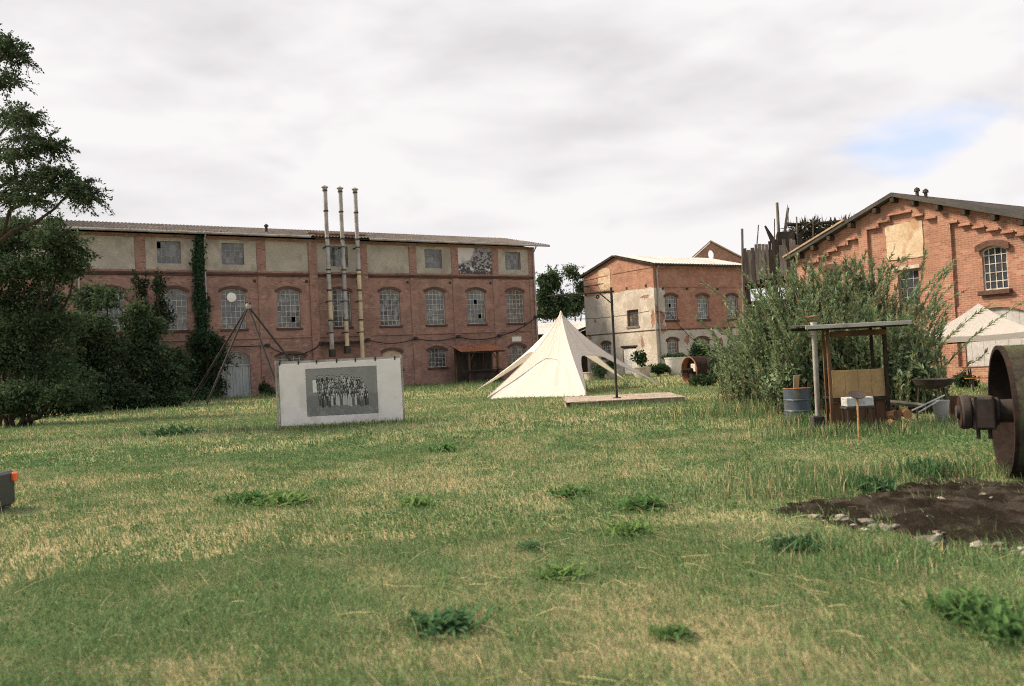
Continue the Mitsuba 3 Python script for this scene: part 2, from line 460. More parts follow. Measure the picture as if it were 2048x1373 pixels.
def panes_mesh(op, w, h, nx, nz, seed, tilt=0.02, missing=0.0):
    r = np.random.default_rng(seed)
    vs, fs = [], []
    for i in range(nx):
        for k in range(nz):
            if r.random() < missing: continue
            c = sbox(-w / 2 + w * i / nx, h * k / nz, -w / 2 + w * (i + 1) / nx, h * (k + 1) / nz).intersection(op)
            if c.is_empty or c.area < 1e-4 or c.geom_type != 'Polygon': continue
            p = np.array(c.exterior.coords)[:-1]
            m = p.mean(0)
            t = r.normal(0, tilt, 2)
            y = (p[:, 0] - m[0]) * t[0] + (p[:, 1] - m[1]) * t[1]
            o = len(vs)
            vs += [(a, yy, b) for (a, b), yy in zip(p, y)]
            fs += [(o, o + q, o + q + 1) for q in range(1, len(p) - 1)]
    return trimesh.Trimesh(np.array(vs), np.array(fs), process=False)


wcache = {}


scene['pane_dark_reflection'] = {'type': 'twosided', 'b': {'type': 'principled', 'base_color': {'type': 'rgb', 'value': (0.03, 0.035, 0.042)}, 'roughness': 0.06, 'specular': 0.35}}  # dark reflection of trees put into the glass colour


def window(parent, m, x, z, w, h, rise, nx, nz, paint='window_paint', sill='dark_brick_trim', depth=0.16, head='dark_brick_trim', br=0.032, seed=0, missing=0.02, arch=True, panes_apart=False, glass='pane_glass'):
    """frame with glazing bars (the part), its panes, sill and brick head; x, z: bottom centre in the wall's frame m"""
    op = arch_poly(w, h, rise)
    k = num(parent + '__window')
    mm = m @ trimesh.transformations.translation_matrix((x, depth, z))
    tw = T(mm.tolist())
    ck = (w, h, rise, nx, nz, br)
    if ck not in wcache:
        wcache[ck] = slab(bars_poly(op, w, h, nx, nz, 0.055, br), -0.02, 0.035)
    key = ('ply', ck, paint)
    if key not in wcache: wcache[key] = mikit.ply(wcache[ck], paint)
    scene[k] = {**wcache[key], 'to_world': tw}
    if panes_apart:
        for i in range(nx):
            for q in range(nz):
                c = sbox(-w / 2 + w * i / nx, h * q / nz, -w / 2 + w * (i + 1) / nx, h * (q + 1) / nz).intersection(op)
                if c.area < 1e-3: continue
                r = np.random.default_rng(i * 17 + q)
                tl = r.normal(0, 0.012, 2)
                pm = slab(c.buffer(-0.004), 0.004, 0.008)
                cx, cz = c.centroid.x, c.centroid.y
                pm.vertices[:, 1] += (pm.vertices[:, 0] - cx) * tl[0] + (pm.vertices[:, 2] - cz) * tl[1]
                # a single sheet
                pv = np.array(c.buffer(-0.002).exterior.coords)[:-1]
                v3 = np.stack([pv[:, 0], 0.006 + (pv[:, 0] - cx) * tl[0] + (pv[:, 1] - cz) * tl[1], pv[:, 1]], 1)
                f3 = np.array([(0, a, a + 1) for a in range(1, len(pv) - 1)])
                kk = num(k + '__pane')
                scene[kk] = {**mikit.ply((v3, f3), glass), 'to_world': tw}
    else:
        scene[num(k + '__pane')] = {**mikit.ply(panes_mesh(op, w - 0.02, h - 0.02, nx, nz, seed + 100, missing=missing), glass), 'to_world': tw}
    if sill:
        s = cbox(x - w / 2 - 0.12, x + w / 2 + 0.12, -0.09, depth - 0.03, z - 0.17, z - 0.002, 0.015, m)
        scene[num(k + '__sill')] = mikit.ply(s, sill)
    if head and arch:
        out = affinity.translate(arch_poly(w + 0.30, h + 0.2, rise + 0.03), 0, 0).difference(op).intersection(sbox(-9, h - rise - 0.02, 9, 99))
        scene[num(k + '__head')] = mikit.ply(slab(affinity.translate(out, x, z), -0.035, 0.05, m), head)
    return affinity.translate(op, x, z)


# ------------------------------------------------------------------ main works building, left
OM = (2.236, 72.74)
M = frame(OM, 32.5)
LFT = -46.0
bld = thing('factory_building', 'long brown brick works building of three storeys with arched windows and a tiled roof', 'building')
PIL = [-42.95, -39.1, -35.2, -31.3, -27.5, -23.35, -19.6, -15.65, -11.5, -7.75, -3.95]
MID = [-40.7, -36.95, -33.2, -29.3, -25.4, -21.5, -17.6, -13.58, -9.66, -5.9, -2.12]
UPW = [-29.5, -25.3, -17.6, -9.66, -2.16]
GRD = [(-37.0, 1.6), (-33.2, 1.6), (-29.3, 1.6), (-21.5, 2.1), (-13.6, 1.6), (-9.7, 1.6), (-5.9, 1.6), (-2.15, 1.6)]
holes = []
for i, x in enumerate(MID):
    holes.append(window(bld, M, x, 4.78, 1.68, 2.8, 0.24, 5, 7, seed=i))
for i, x in enumerate(UPW):
    holes.append(window(bld, M, x, 9.25, 1.52, 1.5, 0.0, 5, 3, seed=30 + i, paint='window_paint_dark', sill=None, arch=False))
for i, (x, w) in enumerate(GRD):
    holes.append(window(bld, M, x, 1.4, w, 1.5, 0.22, 5, 4, seed=60 + i))
dh = arch_poly(1.95, 3.15, 0.3)
holes.append(affinity.translate(dh, -25.4, 0.0))
WALLZ = 11.2
wallp = sbox(LFT, -0.3, 0, WALLZ).difference(unary_union(holes))
part(bld, 'wall', slab(wallp, 0, 0.45, M), 'brick_brown')
part(bld, 'wall', cat([bx(-0.45, 0, 0.45, 12.5, -0.3, 11.2, M), bx(LFT, LFT + 0.45, 0.45, 12.5, -0.3, 11.2, M), bx(LFT, 0, 12.5, 12.95, -0.3, 11.2, M),
                       slab(Polygon([(0, 11.2), (12.95, 11.2), (6.5, 12.95)]), 0, 0.45, M @ trimesh.transformations.translation_matrix((-0.45, 0, 0)) @ trimesh.transformations.rotation_matrix(math.pi / 2, [0, 0, 1]))]), 'brick_brown')
part(bld, 'floor', cat([bx(LFT + 0.5, -0.5, 0.5, 12.4, z, z + 0.25, M) for z in (0.02, 4.1, 8.55)] + [bx(LFT + 0.5, -0.5, 6.0, 6.2, 0.3, 11.1, M)]), 'inner_limewash')
# beige rendered bays of the top storey, with a slot for each window
for a, b in zip(PIL, PIL[1:] + [-0.32]):
    c = sbox(a + 0.33, 8.84, b - 0.33 if b != -0.32 else b - 0.25, 10.98)
    c = c.difference(unary_union([h for h in holes]).buffer(0.0))
    if abs((a + b) / 2 + 5.85) < 0.3: continue
    part(bld, 'rendered_panel', slab(c, -0.012, 0.02, M), 'render_beige')
for x in PIL + [-0.31]:
    stack = x in (-19.6, -15.65)
    part(bld, 'pilaster', cbox(x - 0.31, x + 0.31, -0.07 - 0.06 * stack, 0.1, 0, 11.0, 0.012, M), 'brick_brown')
part(bld, 'string_course', cat([cbox(LFT, -0.002, -0.13, 0.1, 8.56, 8.70, 0.02, M), cbox(LFT, -0.004, -0.09, 0.1, 8.45, 8.555, 0.02, M)]), 'dark_brick_trim')
part(bld, 'string_course', cbox(LFT, -0.004, -0.09, 0.1, 4.02, 4.12, 0.02, M), 'brick_brown')
corn = [cbox(LFT, -0.003, -0.16, 0.1, 11.08, 11.2, 0.015, M), cbox(LFT, -0.005, -0.11, 0.1, 10.985, 11.075, 0.015, M)]
part(bld, 'cornice', cat(corn), 'brick_brown')
for x in PIL[2:]:
    part(bld, 'wall_anchor', cbox(x - 0.62, x - 0.42, -0.045, 0.05, 8.02, 8.22, 0.02, M), 'dark_iron')
# the bay with the flues is raised a little
part(bld, 'raised_bay', cat([cbox(-19.28, -15.97, -0.10, 0.1, 11.2, 11.62, 0.02, M), cbox(-19.9, -15.35, -0.2, 0.1, 11.625, 11.74, 0.02, M)]), 'brick_brown')


def tiled_roof(x0, x1, y0, y1, z0, z1, px=0.25, crs=0.34, amp=0.035, m=None, nper=5):
    """pantiles: ripples across, stepped courses up the slope"""
    nx = int((x1 - x0) / px * nper)
    L = math.hypot(y1 - y0, z1 - z0); nc = max(1, int(L / crs))
    xs = np.linspace(x0, x1, nx)
    rows = []
    for k in range(nc):
        rows += [(k / nc, 0.035), ((k + 0.98) / nc, 0.0)]
    t = np.array([a for a, _ in rows]); up = np.array([b for _, b in rows])
    X, Tt = np.meshgrid(xs, t, indexing='ij')
    n = np.array([0, -(z1 - z0), (y1 - y0)]) / L * (1 if y1 > y0 else -1)
    H = up[None, :] + amp * np.sin(2 * np.pi * X / px) + 0.02 * (meshkit.noise(np.stack([X * 0.7, Tt * 9, X * 0], -1), 3) - 0.5)
    P = np.stack([X, y0 + (y1 - y0) * Tt, z0 + (z1 - z0) * Tt], -1) + H[..., None] * n
    a, b = X.shape
    i, j = np.meshgrid(np.arange(a - 1), np.arange(b - 1), indexing='ij')
    q = np.stack([i * b + j, (i + 1) * b + j, (i + 1) * b + j + 1, i * b + j + 1], -1).reshape(-1, 4)
    if y1 < y0: q = q[:, ::-1]
    e = trimesh.Trimesh(P.reshape(-1, 3), np.vstack([q[:, [0, 1, 2]], q[:, [0, 2, 3]]]), process=False)
    if m is not None: e.apply_transform(m)
    return e


RZ = 11.36
part(bld, 'roof', tiled_roof(LFT - 0.5, 1.25, -0.62, 6.5, RZ, RZ + 1.62, m=M), 'roof_tile', True)
part(bld, 'roof', cat([slab(Polygon([(-0.58, RZ - 0.12), (6.5, RZ + 1.49), (13.6, RZ - 0.12), (13.6, RZ - 0.06), (6.5, RZ + 1.56), (-0.58, RZ - 0.06)]), LFT - 0.5, 1.2,
                            M @ np.array([[0, 1, 0, 0], [1, 0, 0, 0], [0, 0, 1, 0], [0, 0, 0, 1.0]]))]), 'wood_dark')
part(bld, 'roof', tiled_roof(LFT - 0.5, 1.25, 13.62, 6.5, RZ, RZ + 1.62, m=M, nper=3), 'roof_tile', True)
part(bld, 'gutter', cat([tube([(LFT - 0.5, -0.70, RZ - 0.08), (-19.9, -0.70, RZ - 0.06)], 0.085, 8, m=M), tube([(-15.3, -0.70, RZ - 0.08), (1.2, -0.70, RZ - 0.09)], 0.085, 8, m=M)]), 'zinc', 40)
part(bld, 'bargeboard', slab(Polygon([(-0.6, RZ - 0.16), (6.5, RZ + 1.46), (6.5, RZ + 1.62), (-0.6, RZ + 0.02)]), 1.22, 1.27, M @ np.array([[0, 1, 0, 0], [1, 0, 0, 0], [0, 0, 1, 0], [0, 0, 0, 1.0]])), 'wood_dark')
part(bld, 'roof_vent', lathe([(0, 0), (0.10, 0), (0.10, 0.5), (0.17, 0.5), (0.17, 0.58), (0.0, 0.72)], 12, M @ trimesh.transformations.translation_matrix((-22.4, 1.6, 11.8))), 'dark_iron')
for x, zb in ((-0.2, 0.1), (-35.0, 0.1), (-27.25, 0.1)):
    part(bld, 'downpipe', tube([(x, -0.70, 11.25), (x, -0.66, 11.1), (x, -0.24, 10.7), (x, -0.2, 10.5), (x, -0.2, zb)], 0.055, 8, m=M), 'zinc', 40)
part(bld, 'lean_board', cbox(-26.9, -26.86, -0.2, -0.1, 0.1, 0.3, 0.005, M), 'dark_iron') if False else None
# door of grey boards with glazed arched head
dr_ = num(bld + '__door')
scene[dr_] = mikit.ply(cat([slab(affinity.translate(bars_poly(dh, 1.95, 3.15, 1, 1, 0.09), -25.4, 0), 0.1, 0.22, M), cbox(-26.3, -24.5, 0.1, 0.24, 2.2, 2.3, 0.01, M)]), 'door_grey')
for i in range(8):
    x = -26.28 + i * 0.221
    scene[num(dr_ + '__plank')] = mikit.ply(cbox(x, x + 0.213, 0.14 + 0.008 * (i % 3), 0.2, 0.05, 2.2, 0.01, M), 'door_grey')
gp = dh.intersection(sbox(-9, 2.3, 9, 9))
scene[num(dr_ + '__pane')] = mikit.ply(slab(affinity.translate(gp, -25.4, 0), 0.16, 0.165, M), 'pane_glass')
scene[num(dr_ + '__glazing_bar')] = mikit.ply(cat([cbox(-25.4 + d - 0.02, -25.4 + d + 0.02, 0.12, 0.19, 2.3, 3.1, 0.005, M) for d in (-0.45, 0, 0.45)]), 'door_grey')
part(bld, 'boarded_window', slab(affinity.translate(arch_poly(1.5, 1.42, 0.2), -13.6, 1.42), 0.11, 0.135, M), 'tan_patch')

ph = thing('wall_photograph', 'large faded black and white photograph filling a top storey bay of the brown building', 'picture')


def photo_fn(p, n, uv):
    a = (p.x - OM[0]) * CA + (p.y - OM[1]) * SA
    u, v = (a + 7.43) / 3.2, (p.z - 8.86) / 2.12
    g = fbm(u * 7, v * 7, 3.0, 4)
    f = fbm(u * 22, v * 18, 5.0, 3)
    skyb = smoothstep(0.30, 0.62, v + (g - 0.5) * 0.5 - 0.55 * smoothstep(0.30, 0.55, u))
    low = smoothstep(0.46, 0.6, f + (v - 0.4) * 0.25)
    t = dr.maximum(skyb * 0.9, low * 0.45 * (1 - skyb))
    roofs = smoothstep(0.1, 0.16, v) * (1 - smoothstep(0.24, 0.3, v)) * smoothstep(0.45, 0.6, f)
    return mix((0.075, 0.075, 0.085), (0.60, 0.575, 0.57), dr.clip(t + 0.5 * roofs, 0, 1))


scene['photo_print'] = {'type': 'diffuse', 'reflectance': proc(photo_fn)}
body(ph, cbox(-7.44, -4.24, -0.05, -0.005, 8.86, 10.98, 0.004, M), 'photo_print')
pl = thing('wall_plate', 'small blank white plate on the brown wall above the window nearest the corner', 'sign')
body(pl, cbox(-2.66, -1.74, -0.06, -0.002, 3.2, 3.62, 0.006, M), 'white_paint')
rd = thing('round_disc', 'round white disc hanging in the arched window above the tripod', 'disc')
body(rd, lathe([(0, -0.015), (0.30, -0.015), (0.33, 0), (0.30, 0.015), (0, 0.015)], 24, M @ trimesh.transformations.translation_matrix((-25.5, 0.06, 6.98)) @ trimesh.transformations.rotation_matrix(math.pi / 2, [1, 0, 0])), 'white_paint', 30)

# three flues on the wall
for i, (x, zb, lab) in enumerate(((-18.72, 3.1, 'left one of the three tall metal flues on the brown building'), (-17.55, 3.3, 'middle one of the three tall metal flues on the brown building'),
                                  (-16.38, 1.0, 'right one of the three tall metal flues, reaching lowest, yellowish below'))):
    k = thing('flue_pipe', lab, 'flue', 'metal flues rising above the roof')
    y = -0.42 if x > -20 else -0.4
    y = -0.86
    zs = [zb, 5.2, 7.4, 8.9, 11.2, 13.2, 14.7]
    for j in range(len(zs) - 1):
        r = 0.155 if zs[j] < 8 else 0.145
        mat = 'flue_buff' if (zs[j] < (8.0 if i == 2 else 4.0 if i == 1 else 0.0)) or (i == 0 and 4 < zs[j] < 7.0) else 'zinc'
        part(k, 'pipe', lathe([(r, zs[j]), (r, zs[j + 1])], 16, M @ trimesh.transformations.translation_matrix((x + (j % 2) * 0.012, y, 0))), mat, 50)
        part(k, 'collar', lathe([(r, zs[j + 1] - 0.05), (r + 0.035, zs[j + 1] - 0.05), (r + 0.035, zs[j + 1] + 0.05), (r - 0.02, zs[j + 1] + 0.05)], 16, M @ trimesh.transformations.translation_matrix((x, y, 0))), 'dark_iron')
    part(k, 'cap', lathe([(0.02, 14.72), (0.15, 14.74), (0.18, 14.86), (0.25, 14.93), (0.25, 14.97), (0.0, 15.10)], 16, M @ trimesh.transformations.translation_matrix((x, y, 0))), 'zinc', 30)
    part(k, 'end_box', cbox(x - 0.2, x + 0.2, y - 0.2, y + 0.2, zb - 0.55, zb, 0.03, M), 'dark_iron')
    for z in (4.3, 6.6, 8.6, 10.6):
        part(k, 'bracket', cat([cbox(x - 0.05, x + 0.05, y + 0.12, -0.02, z - 0.04, z + 0.04, 0.005, M), lathe([(0.15, z - 0.04), (0.175, z - 0.04), (0.175, z + 0.04), (0.15, z + 0.04)], 14, M @ trimesh.transformations.translation_matrix((x, y, 0)))]), 'dark_iron')
k = thing('wall_beam', 'dark iron beam across the wall at the foot of the three flues', 'beam')
body(k, cbox(-19.2, -15.9, -0.62, -0.08, 3.5, 3.66, 0.02, M), 'dark_iron')

# cable along the wall, from bracket to bracket
k = thing('wall_cable', 'black cable looping along the brown wall between small brackets', 'cable')
cp = [(-27.0, 3.6), (-23.2, 3.55), (-19.3, 3.55), (-15.6, 3.72), (-11.6, 3.72), (-7.8, 3.76), (-3.95, 3.72), (-0.25, 5.2)]
pts = []
for (xa, za), (xb, zb), s in zip(cp, cp[1:], (0.05, 0.75, 0.05, 0.32, 0.25, 0.28, 0.25)):
    pts += [tuple(q) for q in sag((xa, -0.2, za), (xb, -0.2, zb), s, 10)[:-1]]
pts.append((cp[-1][0], -0.2, cp[-1][1]))
part(k, 'cable', tube(pts, 0.035, 6, m=M), 'cable_black', True)
for x, z in cp[1:]:
    part(k, 'bracket', cbox(x - 0.14, x + 0.14, -0.28, 0.03, z - 0.11, z + 0.13, 0.02, M), 'dark_iron')
k = thing('overhead_cable', 'thin black cable strung from the brown building to the plastered gable', 'cable')
C2 = (11.18, 65.9)
body(k, tube(sag((M @ [-0.1, -0.2, 5.2, 1])[:3], (C2[0] - 0.5 - 0.0, C2[1] - 0.5, 4.9), 0.35, 20), 0.025, 5), 'cable_black', True)

# lean-to shelter by the wall
k = thing('market_shelter', 'small open timber shelter with a red tiled roof against the brown wall', 'shelter')
part(k, 'roof', tiled_roof(-9.3, -5.3, -3.3, -1.3, 2.45, 3.05, 0.25, 0.34, 0.03, M), 'roof_orange_tile', True)
part(k, 'roof', slab(Polygon([(-3.25, 2.36), (-1.3, 2.94), (-1.3, 3.0), (-3.25, 2.42)]), -9.2, -5.4, M @ np.array([[0, 1, 0, 0], [1, 0, 0, 0], [0, 0, 1, 0], [0, 0, 0, 1.0]])), 'wood_dark')
for x, y in ((-8.55, -3.0), (-5.95, -3.0), (-8.9, -1.45), (-5.6, -1.45)):
    part(k, 'post', cbox(x - 0.07, x + 0.07, y - 0.07, y + 0.07, 0, 2.45 if y < -2 else 2.9, 0.01, M), 'wood_brown')
part(k, 'brace', cat([tube([(-8.5, -3.0, 1.75), (-8.05, -3.0, 2.4)], 0.04, 6, m=M), tube([(-6.0, -3.0, 1.75), (-6.45, -3.0, 2.4)], 0.04, 6, m=M)]), 'wood_brown')
part(k, 'counter', cbox(-9.4, -5.6, -3.25, -2.7, 0.95, 1.03, 0.01, M), 'wood_dark')
for i in range(9):
    x = -9.0 + i * 0.38
    part(k, 'back_board', cbox(x, x + 0.36, -1.5, -1.46 - 0.01 * (i % 2), 0.05, 2.7, 0.006, M), 'wood_dark')
for i in range(4):
    part(k, 'front_board', cbox(-8.48, -6.02, -2.98, -2.95 + 0.01 * (i % 2), 0.06 + i * 0.22, 0.26 + i * 0.22, 0.006, M), 'wood_dark')

# ------------------------------------------------------------------ plastered building in the middle
C = (11.18, 65.9)
S2 = frame(C, 32.5)
G2 = frame(C, 32.5 - 90)
hb = thing('plastered_building', 'square brick building with peeling beige plaster below and a pale sheet roof', 'building')
LEN2, DEP2 = 10.4, 8.85
sh, gh = [], []
for i, x in enumerate((1.72, 5.18, 8.57)):
    sh.append(window(hb, S2, x, 4.2, 1.28, 1.92, 0.16, 5, 6, seed=200 + i, br=0.03, sill='dark_brick_trim'))
for i, (x, w, z, h) in enumerate(((1.65, 1.15, 1.55, 1.12), (4.85, 1.6, 1.5, 1.15), (8.6, 1.0, 1.5, 1.1))):
    sh.append(window(hb, S2, x, z, w, h, 0.17, 4, 4, seed=210 + i))
gh.append(window(hb, G2, -2.63, 3.88, 1.35, 1.3, 0.0, 3, 2, seed=220, paint='wood_brown', arch=False, sill='stone_grey', missing=0.3))
gh.append(window(hb, G2, -6.2, 1.52, 1.15, 1.2, 0.18, 4, 4, seed=221))
gdoor = sbox(-4.1, 0, -2.42, 2.2)
gh.append(gdoor)
EZ, RZ2 = 8.55, 9.75
gab = Polygon([(-DEP2, -0.2), (0, -0.2), (0, EZ), (-DEP2 / 2, RZ2), (-DEP2, EZ)])
part(hb, 'wall', slab(gab.difference(unary_union(gh)), 0, 0.4, G2), 'brick_orange')
part(hb, 'wall', slab(sbox(0.4, -0.2, LEN2, EZ).difference(unary_union(sh)), 0, 0.4, S2), 'brick_red')
part(hb, 'wall', cat([slab(gab, LEN2 - 0.4, LEN2, G2), bx(0.4, LEN2 - 0.4, DEP2 - 0.4, DEP2, -0.2, EZ, S2)]), 'brick_red')
part(hb, 'floor', cat([bx(0.45, LEN2 - 0.45, 0.45, DEP2 - 0.45, z, z + 0.2, S2) for z in (0.02, 3.3)] + [bx(0.45, LEN2 - 0.45, 4.2, 4.35, 0.3, 8.3, S2)]), 'inner_limewash')


def ragged(poly, amt, step, seed, keep=None):
    r = np.random.default_rng(seed)
    L = poly.exterior.length
    pts = [(p.x + r.normal(0, amt), p.y + r.normal(0, amt)) for p in (poly.exterior.interpolate(s) for s in np.arange(0, L, step))]
    q = Polygon(pts).buffer(0)
    return q if keep is None else q.intersection(keep)


def blobs(lst, seed):
    r = np.random.default_rng(seed)
    out = []
    for x, z, a, b in lst:
        t = np.linspace(0, 2 * np.pi, 22)[:-1]
        q = 1 + r.normal(0, 0.22, len(t))
        out.append(Polygon(np.stack([x + a * q * np.cos(t), z + b * q * np.sin(t)], 1)).buffer(0))
    return unary_union(out)


full = sbox(-DEP2, -0.2, 0.02, 6.9)
gpl = ragged(sbox(-DEP2 - 0.3, -0.6, 0.3, 6.76), 0.035, 0.2, 3).intersection(sbox(-DEP2, 0, 0.018, 6.85))
gpl = gpl.difference(unary_union([g.buffer(0.02) for g in gh])).difference(blobs([(-1.0, 6.1, 0.45, 0.16), (-0.25, 4.4, 0.22, 0.7), (-1.6, 2.5, 0.18, 0.4), (-7.5, 4.6, 0.16, 0.2), (-8.3, 3.3, 0.2, 0.25), (-8.2, 0.7, 0.3, 0.35)], 4))
part(hb, 'plaster', slab(gpl, -0.025, 0.01, G2), 'plaster_old')
spl = unary_union([ragged(sbox(-0.3, -0.6, LEN2 + 0.4, 3.38), 0.05, 0.2, 5), ragged(sbox(-0.3, 3.0, 1.06, 6.72), 0.04, 0.2, 6)]).intersection(sbox(-0.016, 0, LEN2, 6.8))
spl = spl.difference(unary_union([g.buffer(0.03) for g in sh])).difference(blobs([(0.55, 4.3, 0.42, 0.75), (0.2, 5.0, 0.22, 0.5), (0.75, 3.5, 0.35, 0.3), (3.2, 2.6, 0.3, 0.35), (6.9, 2.3, 0.35, 0.3), (3.1, 0.6, 0.3, 0.4), (7.3, 3.1, 0.5, 0.25)], 7))
part(hb, 'plaster', slab(spl, -0.025, 0.01, S2), 'plaster_old')
part(hb, 'string_course', cat([cbox(0.0, LEN2, -0.06, 0.05, 6.74, 6.86, 0.015, S2), cbox(0.0, LEN2, -0.1, 0.05, EZ - 0.3, EZ - 0.02, 0.02, S2)]), 'brick_red')
part(hb, 'ledge', cat([cbox(0.0, LEN2, -0.07, 0.05, 3.39, 3.47, 0.015, S2), cbox(-DEP2, -0.03, -0.07, 0.05, 3.40, 3.48, 0.015, G2)]), 'dark_brick_trim')
part(hb, 'corbel_band', cat([cbox(-DEP2 + 0.02, -4.75 - 0.75, -0.05, 0.05, 8.2, 8.32, 0.01, G2), cbox(-5.0 + 0.05, -0.03, -0.05, 0.05, 8.3, 8.42, 0.01, G2)]), 'brick_orange')
part(hb, 'boarded_opening', cat([slab(affinity.translate(arch_poly(1.6, 2.0, 0.2), -6.0, 6.95), -0.03, 0.02, G2)]), 'tan_patch')
for i in range(6):
    x = -4.08 + i * 0.275
    part(hb, 'door_plank', cbox(x, x + 0.268, 0.06 + 0.006 * (i % 2), 0.12, 0.03, 2.12, 0.008, G2), 'white_paint')
part(hb, 'lintel', cbox(-4.3, -2.25, -0.05, 0.3, 2.2, 2.36, 0.012, G2), 'wood_dark')
part(hb, 'hoist_beam', cat([tube([(-8.4, -0.5, 7.6), (-5.6, -0.5, 7.6)], 0.05, 6, m=G2), tube([(-8.2, 0, 7.6), (-8.2, -0.55, 7.6)], 0.04, 6, m=G2), tube([(-6.9, 0, 7.6), (-6.9, -0.55, 7.6)], 0.04, 6, m=G2)]), 'dark_iron')
# roof of pale ribbed sheets
for a, b in ((-0.35, 4.425), (9.2, 4.425)):
    part(hb, 'roof', tiled_roof(-0.25, LEN2 + 0.3, a, b, EZ + 0.02, RZ2 + 0.08, 0.3, 9, 0.02, S2), 'roof_white_sheet', True)
SW = np.array([[0, 1, 0, 0], [1, 0, 0, 0], [0, 0, 1, 0], [0, 0, 0, 1.0]])
part(hb, 'roof_edge', slab(Polygon([(-9.2, EZ - 0.13), (-4.425, RZ2 - 0.06), (0.35, EZ - 0.13), (0.35, EZ - 0.01), (-4.425, RZ2 + 0.05), (-9.2, EZ - 0.01)]), -0.24, LEN2 + 0.25, G2), 'wood_dark')
part(hb, 'gutter', tube([(-0.2, -0.42, EZ - 0.05), (LEN2 + 0.2, -0.42, EZ - 0.09)], 0.07, 8, m=S2), 'dark_iron', 40)
part(hb, 'downpipe', tube([(0.3, -0.4, EZ - 0.1), (0.3, -0.12, EZ - 0.4), (0.3, -0.12, 0.1)], 0.055, 8, m=S2), 'zinc', 40)
for i, x in enumerate((-8.6, -6.0, -3.2, -0.9)):
    part(hb, 'wall_anchor', cbox(x - 0.08, x + 0.08, -0.06, 0.03, 6.86, 7.08, 0.015, G2), 'dark_iron')
for i, x in enumerate((0.9, 3.5, 6.9)):
    part(hb, 'wall_anchor', cbox(x - 0.09, x + 0.09, -0.08, 0.03, 6.55, 6.73, 0.015, S2), 'dark_iron')
k = thing('wall_cable', 'black cable drooping across the side wall of the plastered building', 'cable')
body(k, tube(np.vstack([sag((-0.1, -0.15, 4.9), (1.4, -0.15, 4.7), 0.05, 6)[:-1], sag((1.4, -0.15, 4.7), (5.2, -0.15, 1.9), 0.4, 12)]), 0.025, 5, m=S2), 'cable_black', True)

# brick gable with a round hole, behind
gb = at(1432, 530, 92)
GB = frame((gb[0], gb[1]), 0)
k = thing('gable_house', 'brick gable with a round hole standing behind the pale sheet roof', 'building')
hole = Point(-0.45, 12.0).buffer(0.42)
hole = affinity.scale(hole, 0.8, 1.25)
gp_ = Polygon([(-3.3, 0), (3.5, 0), (3.5, 11.0), (-0.45, 13.3), (-3.3, 11.0)])
part(k, 'wall', slab(gp_.difference(hole), 0, 0.4, GB), 'brick_orange')
part(k, 'coping', slab(Polygon([(-3.5, 10.95), (-0.45, 13.4), (3.75, 10.95), (3.75, 11.1), (-0.45, 13.56), (-3.5, 11.1)]), -0.1, 0.5, GB), 'tile_edge')
part(k, 'wall', cat([bx(-3.3, -2.9, 0.4, 6, 0, 10.2, GB), bx(3.1, 3.5, 0.4, 6, 0, 10.2, GB)]), 'brick_red')

# low shed between the buildings
k = thing('low_shed', 'low shed with a white roof between the two brick buildings', 'shed')
SH = frame(at(1128, 690, 88)[:2], 8)
part(k, 'roof', tiled_roof(-4.2, 3.4, -0.4, 4.2, 4.25, 5.55, 0.3, 9, 0.015, SH), 'roof_white_sheet', True)
part(k, 'wall', cat([bx(-4, 3.2, 0.3, 0.5, 0, 4.2, SH), bx(-4, -3.8, 0.5, 4, 0, 4.2, SH)]), 'wood_dark')
k = thing('lean_roof', 'dark pitched roof end beside the plastered gable', 'shed')
LR = frame(at(1160, 690, 80)[:2], 0)
part(k, 'roof', slab(Polygon([(-2.0, 3.55), (1.8, 4.9), (1.8, 4.65), (-2.0, 3.3)]), -1, 3, LR), 'roof_felt')
part(k, 'wall', slab(Polygon([(-1.6, 0), (1.6, 0), (1.6, 4.55), (-1.6, 3.4)]), 0, 2.5, LR), 'wood_dark')
part(k, 'fascia', bx(-0.7, 1.7, -0.12, -0.002, 2.55, 2.95, LR), 'white_worn')

# ------------------------------------------------------------------ brick gable building, right
QB = (16.026, 29.698)
B = frame(QB, 32.5 - 90)
rb = thing('gable_building', 'orange brick gable building with stepped corbels and recessed wall bays', 'building')
XL, XR, XA, ZA, SL = -7.25, 2.25, -2.54, 7.0, 0.352
zt = lambda x: ZA - SL * abs(x - XA)
out = Polygon([(XL, -0.2), (XR, -0.2), (XR, zt(XR)), (XA, ZA), (XL, zt(XL))])
win_r = window(rb, B, 0.86, 3.2, 0.84, 1.5, 0.13, 4, 5, paint='window_paint', br=0.028, seed=300, panes_apart=True, glass='pane_dark_reflection', depth=0.2)
win_l = window(rb, B, -5.58, 3.25, 0.84, 1.42, 0.13, 4, 5, paint='window_paint', br=0.028, seed=301, glass='pane_dark_reflection', depth=0.2)
win_c = window(rb, B, -2.33, 2.9, 0.84, 1.36, 0.0, 3, 4, paint='window_paint_dark', br=0.028, seed=302, glass='pane_dark_reflection', depth=0.25, arch=False)
gate = affinity.translate(arch_poly(2.3, 2.6, 0.28), 0.82, 0)
rec2 = Polygon([(-3.86, 0.6), (-3.86, 5.98), (-3.35, 5.98), (-3.35, 6.16), (-2.87, 6.16), (-2.87, 6.36), (-1.96, 6.36), (-1.96, 6.16), (-1.47, 6.16), (-1.47, 5.98), (-1.0, 5.98), (-1.0, 0.6)])
st = [(-0.55, 5.69), (-0.19, 5.53), (0.28, 5.37), (0.76, 5.21), (1.23, 5.05), (1.71, 4.89), (2.0, 4.75)]
p3 = [(-0.55, 0.6)]
for (x, z), (x2, _) in zip(st, st[1:]): p3 += [(x, z), (x2, z)]
rec3 = Polygon(p3 + [(2.0, 0.6)])
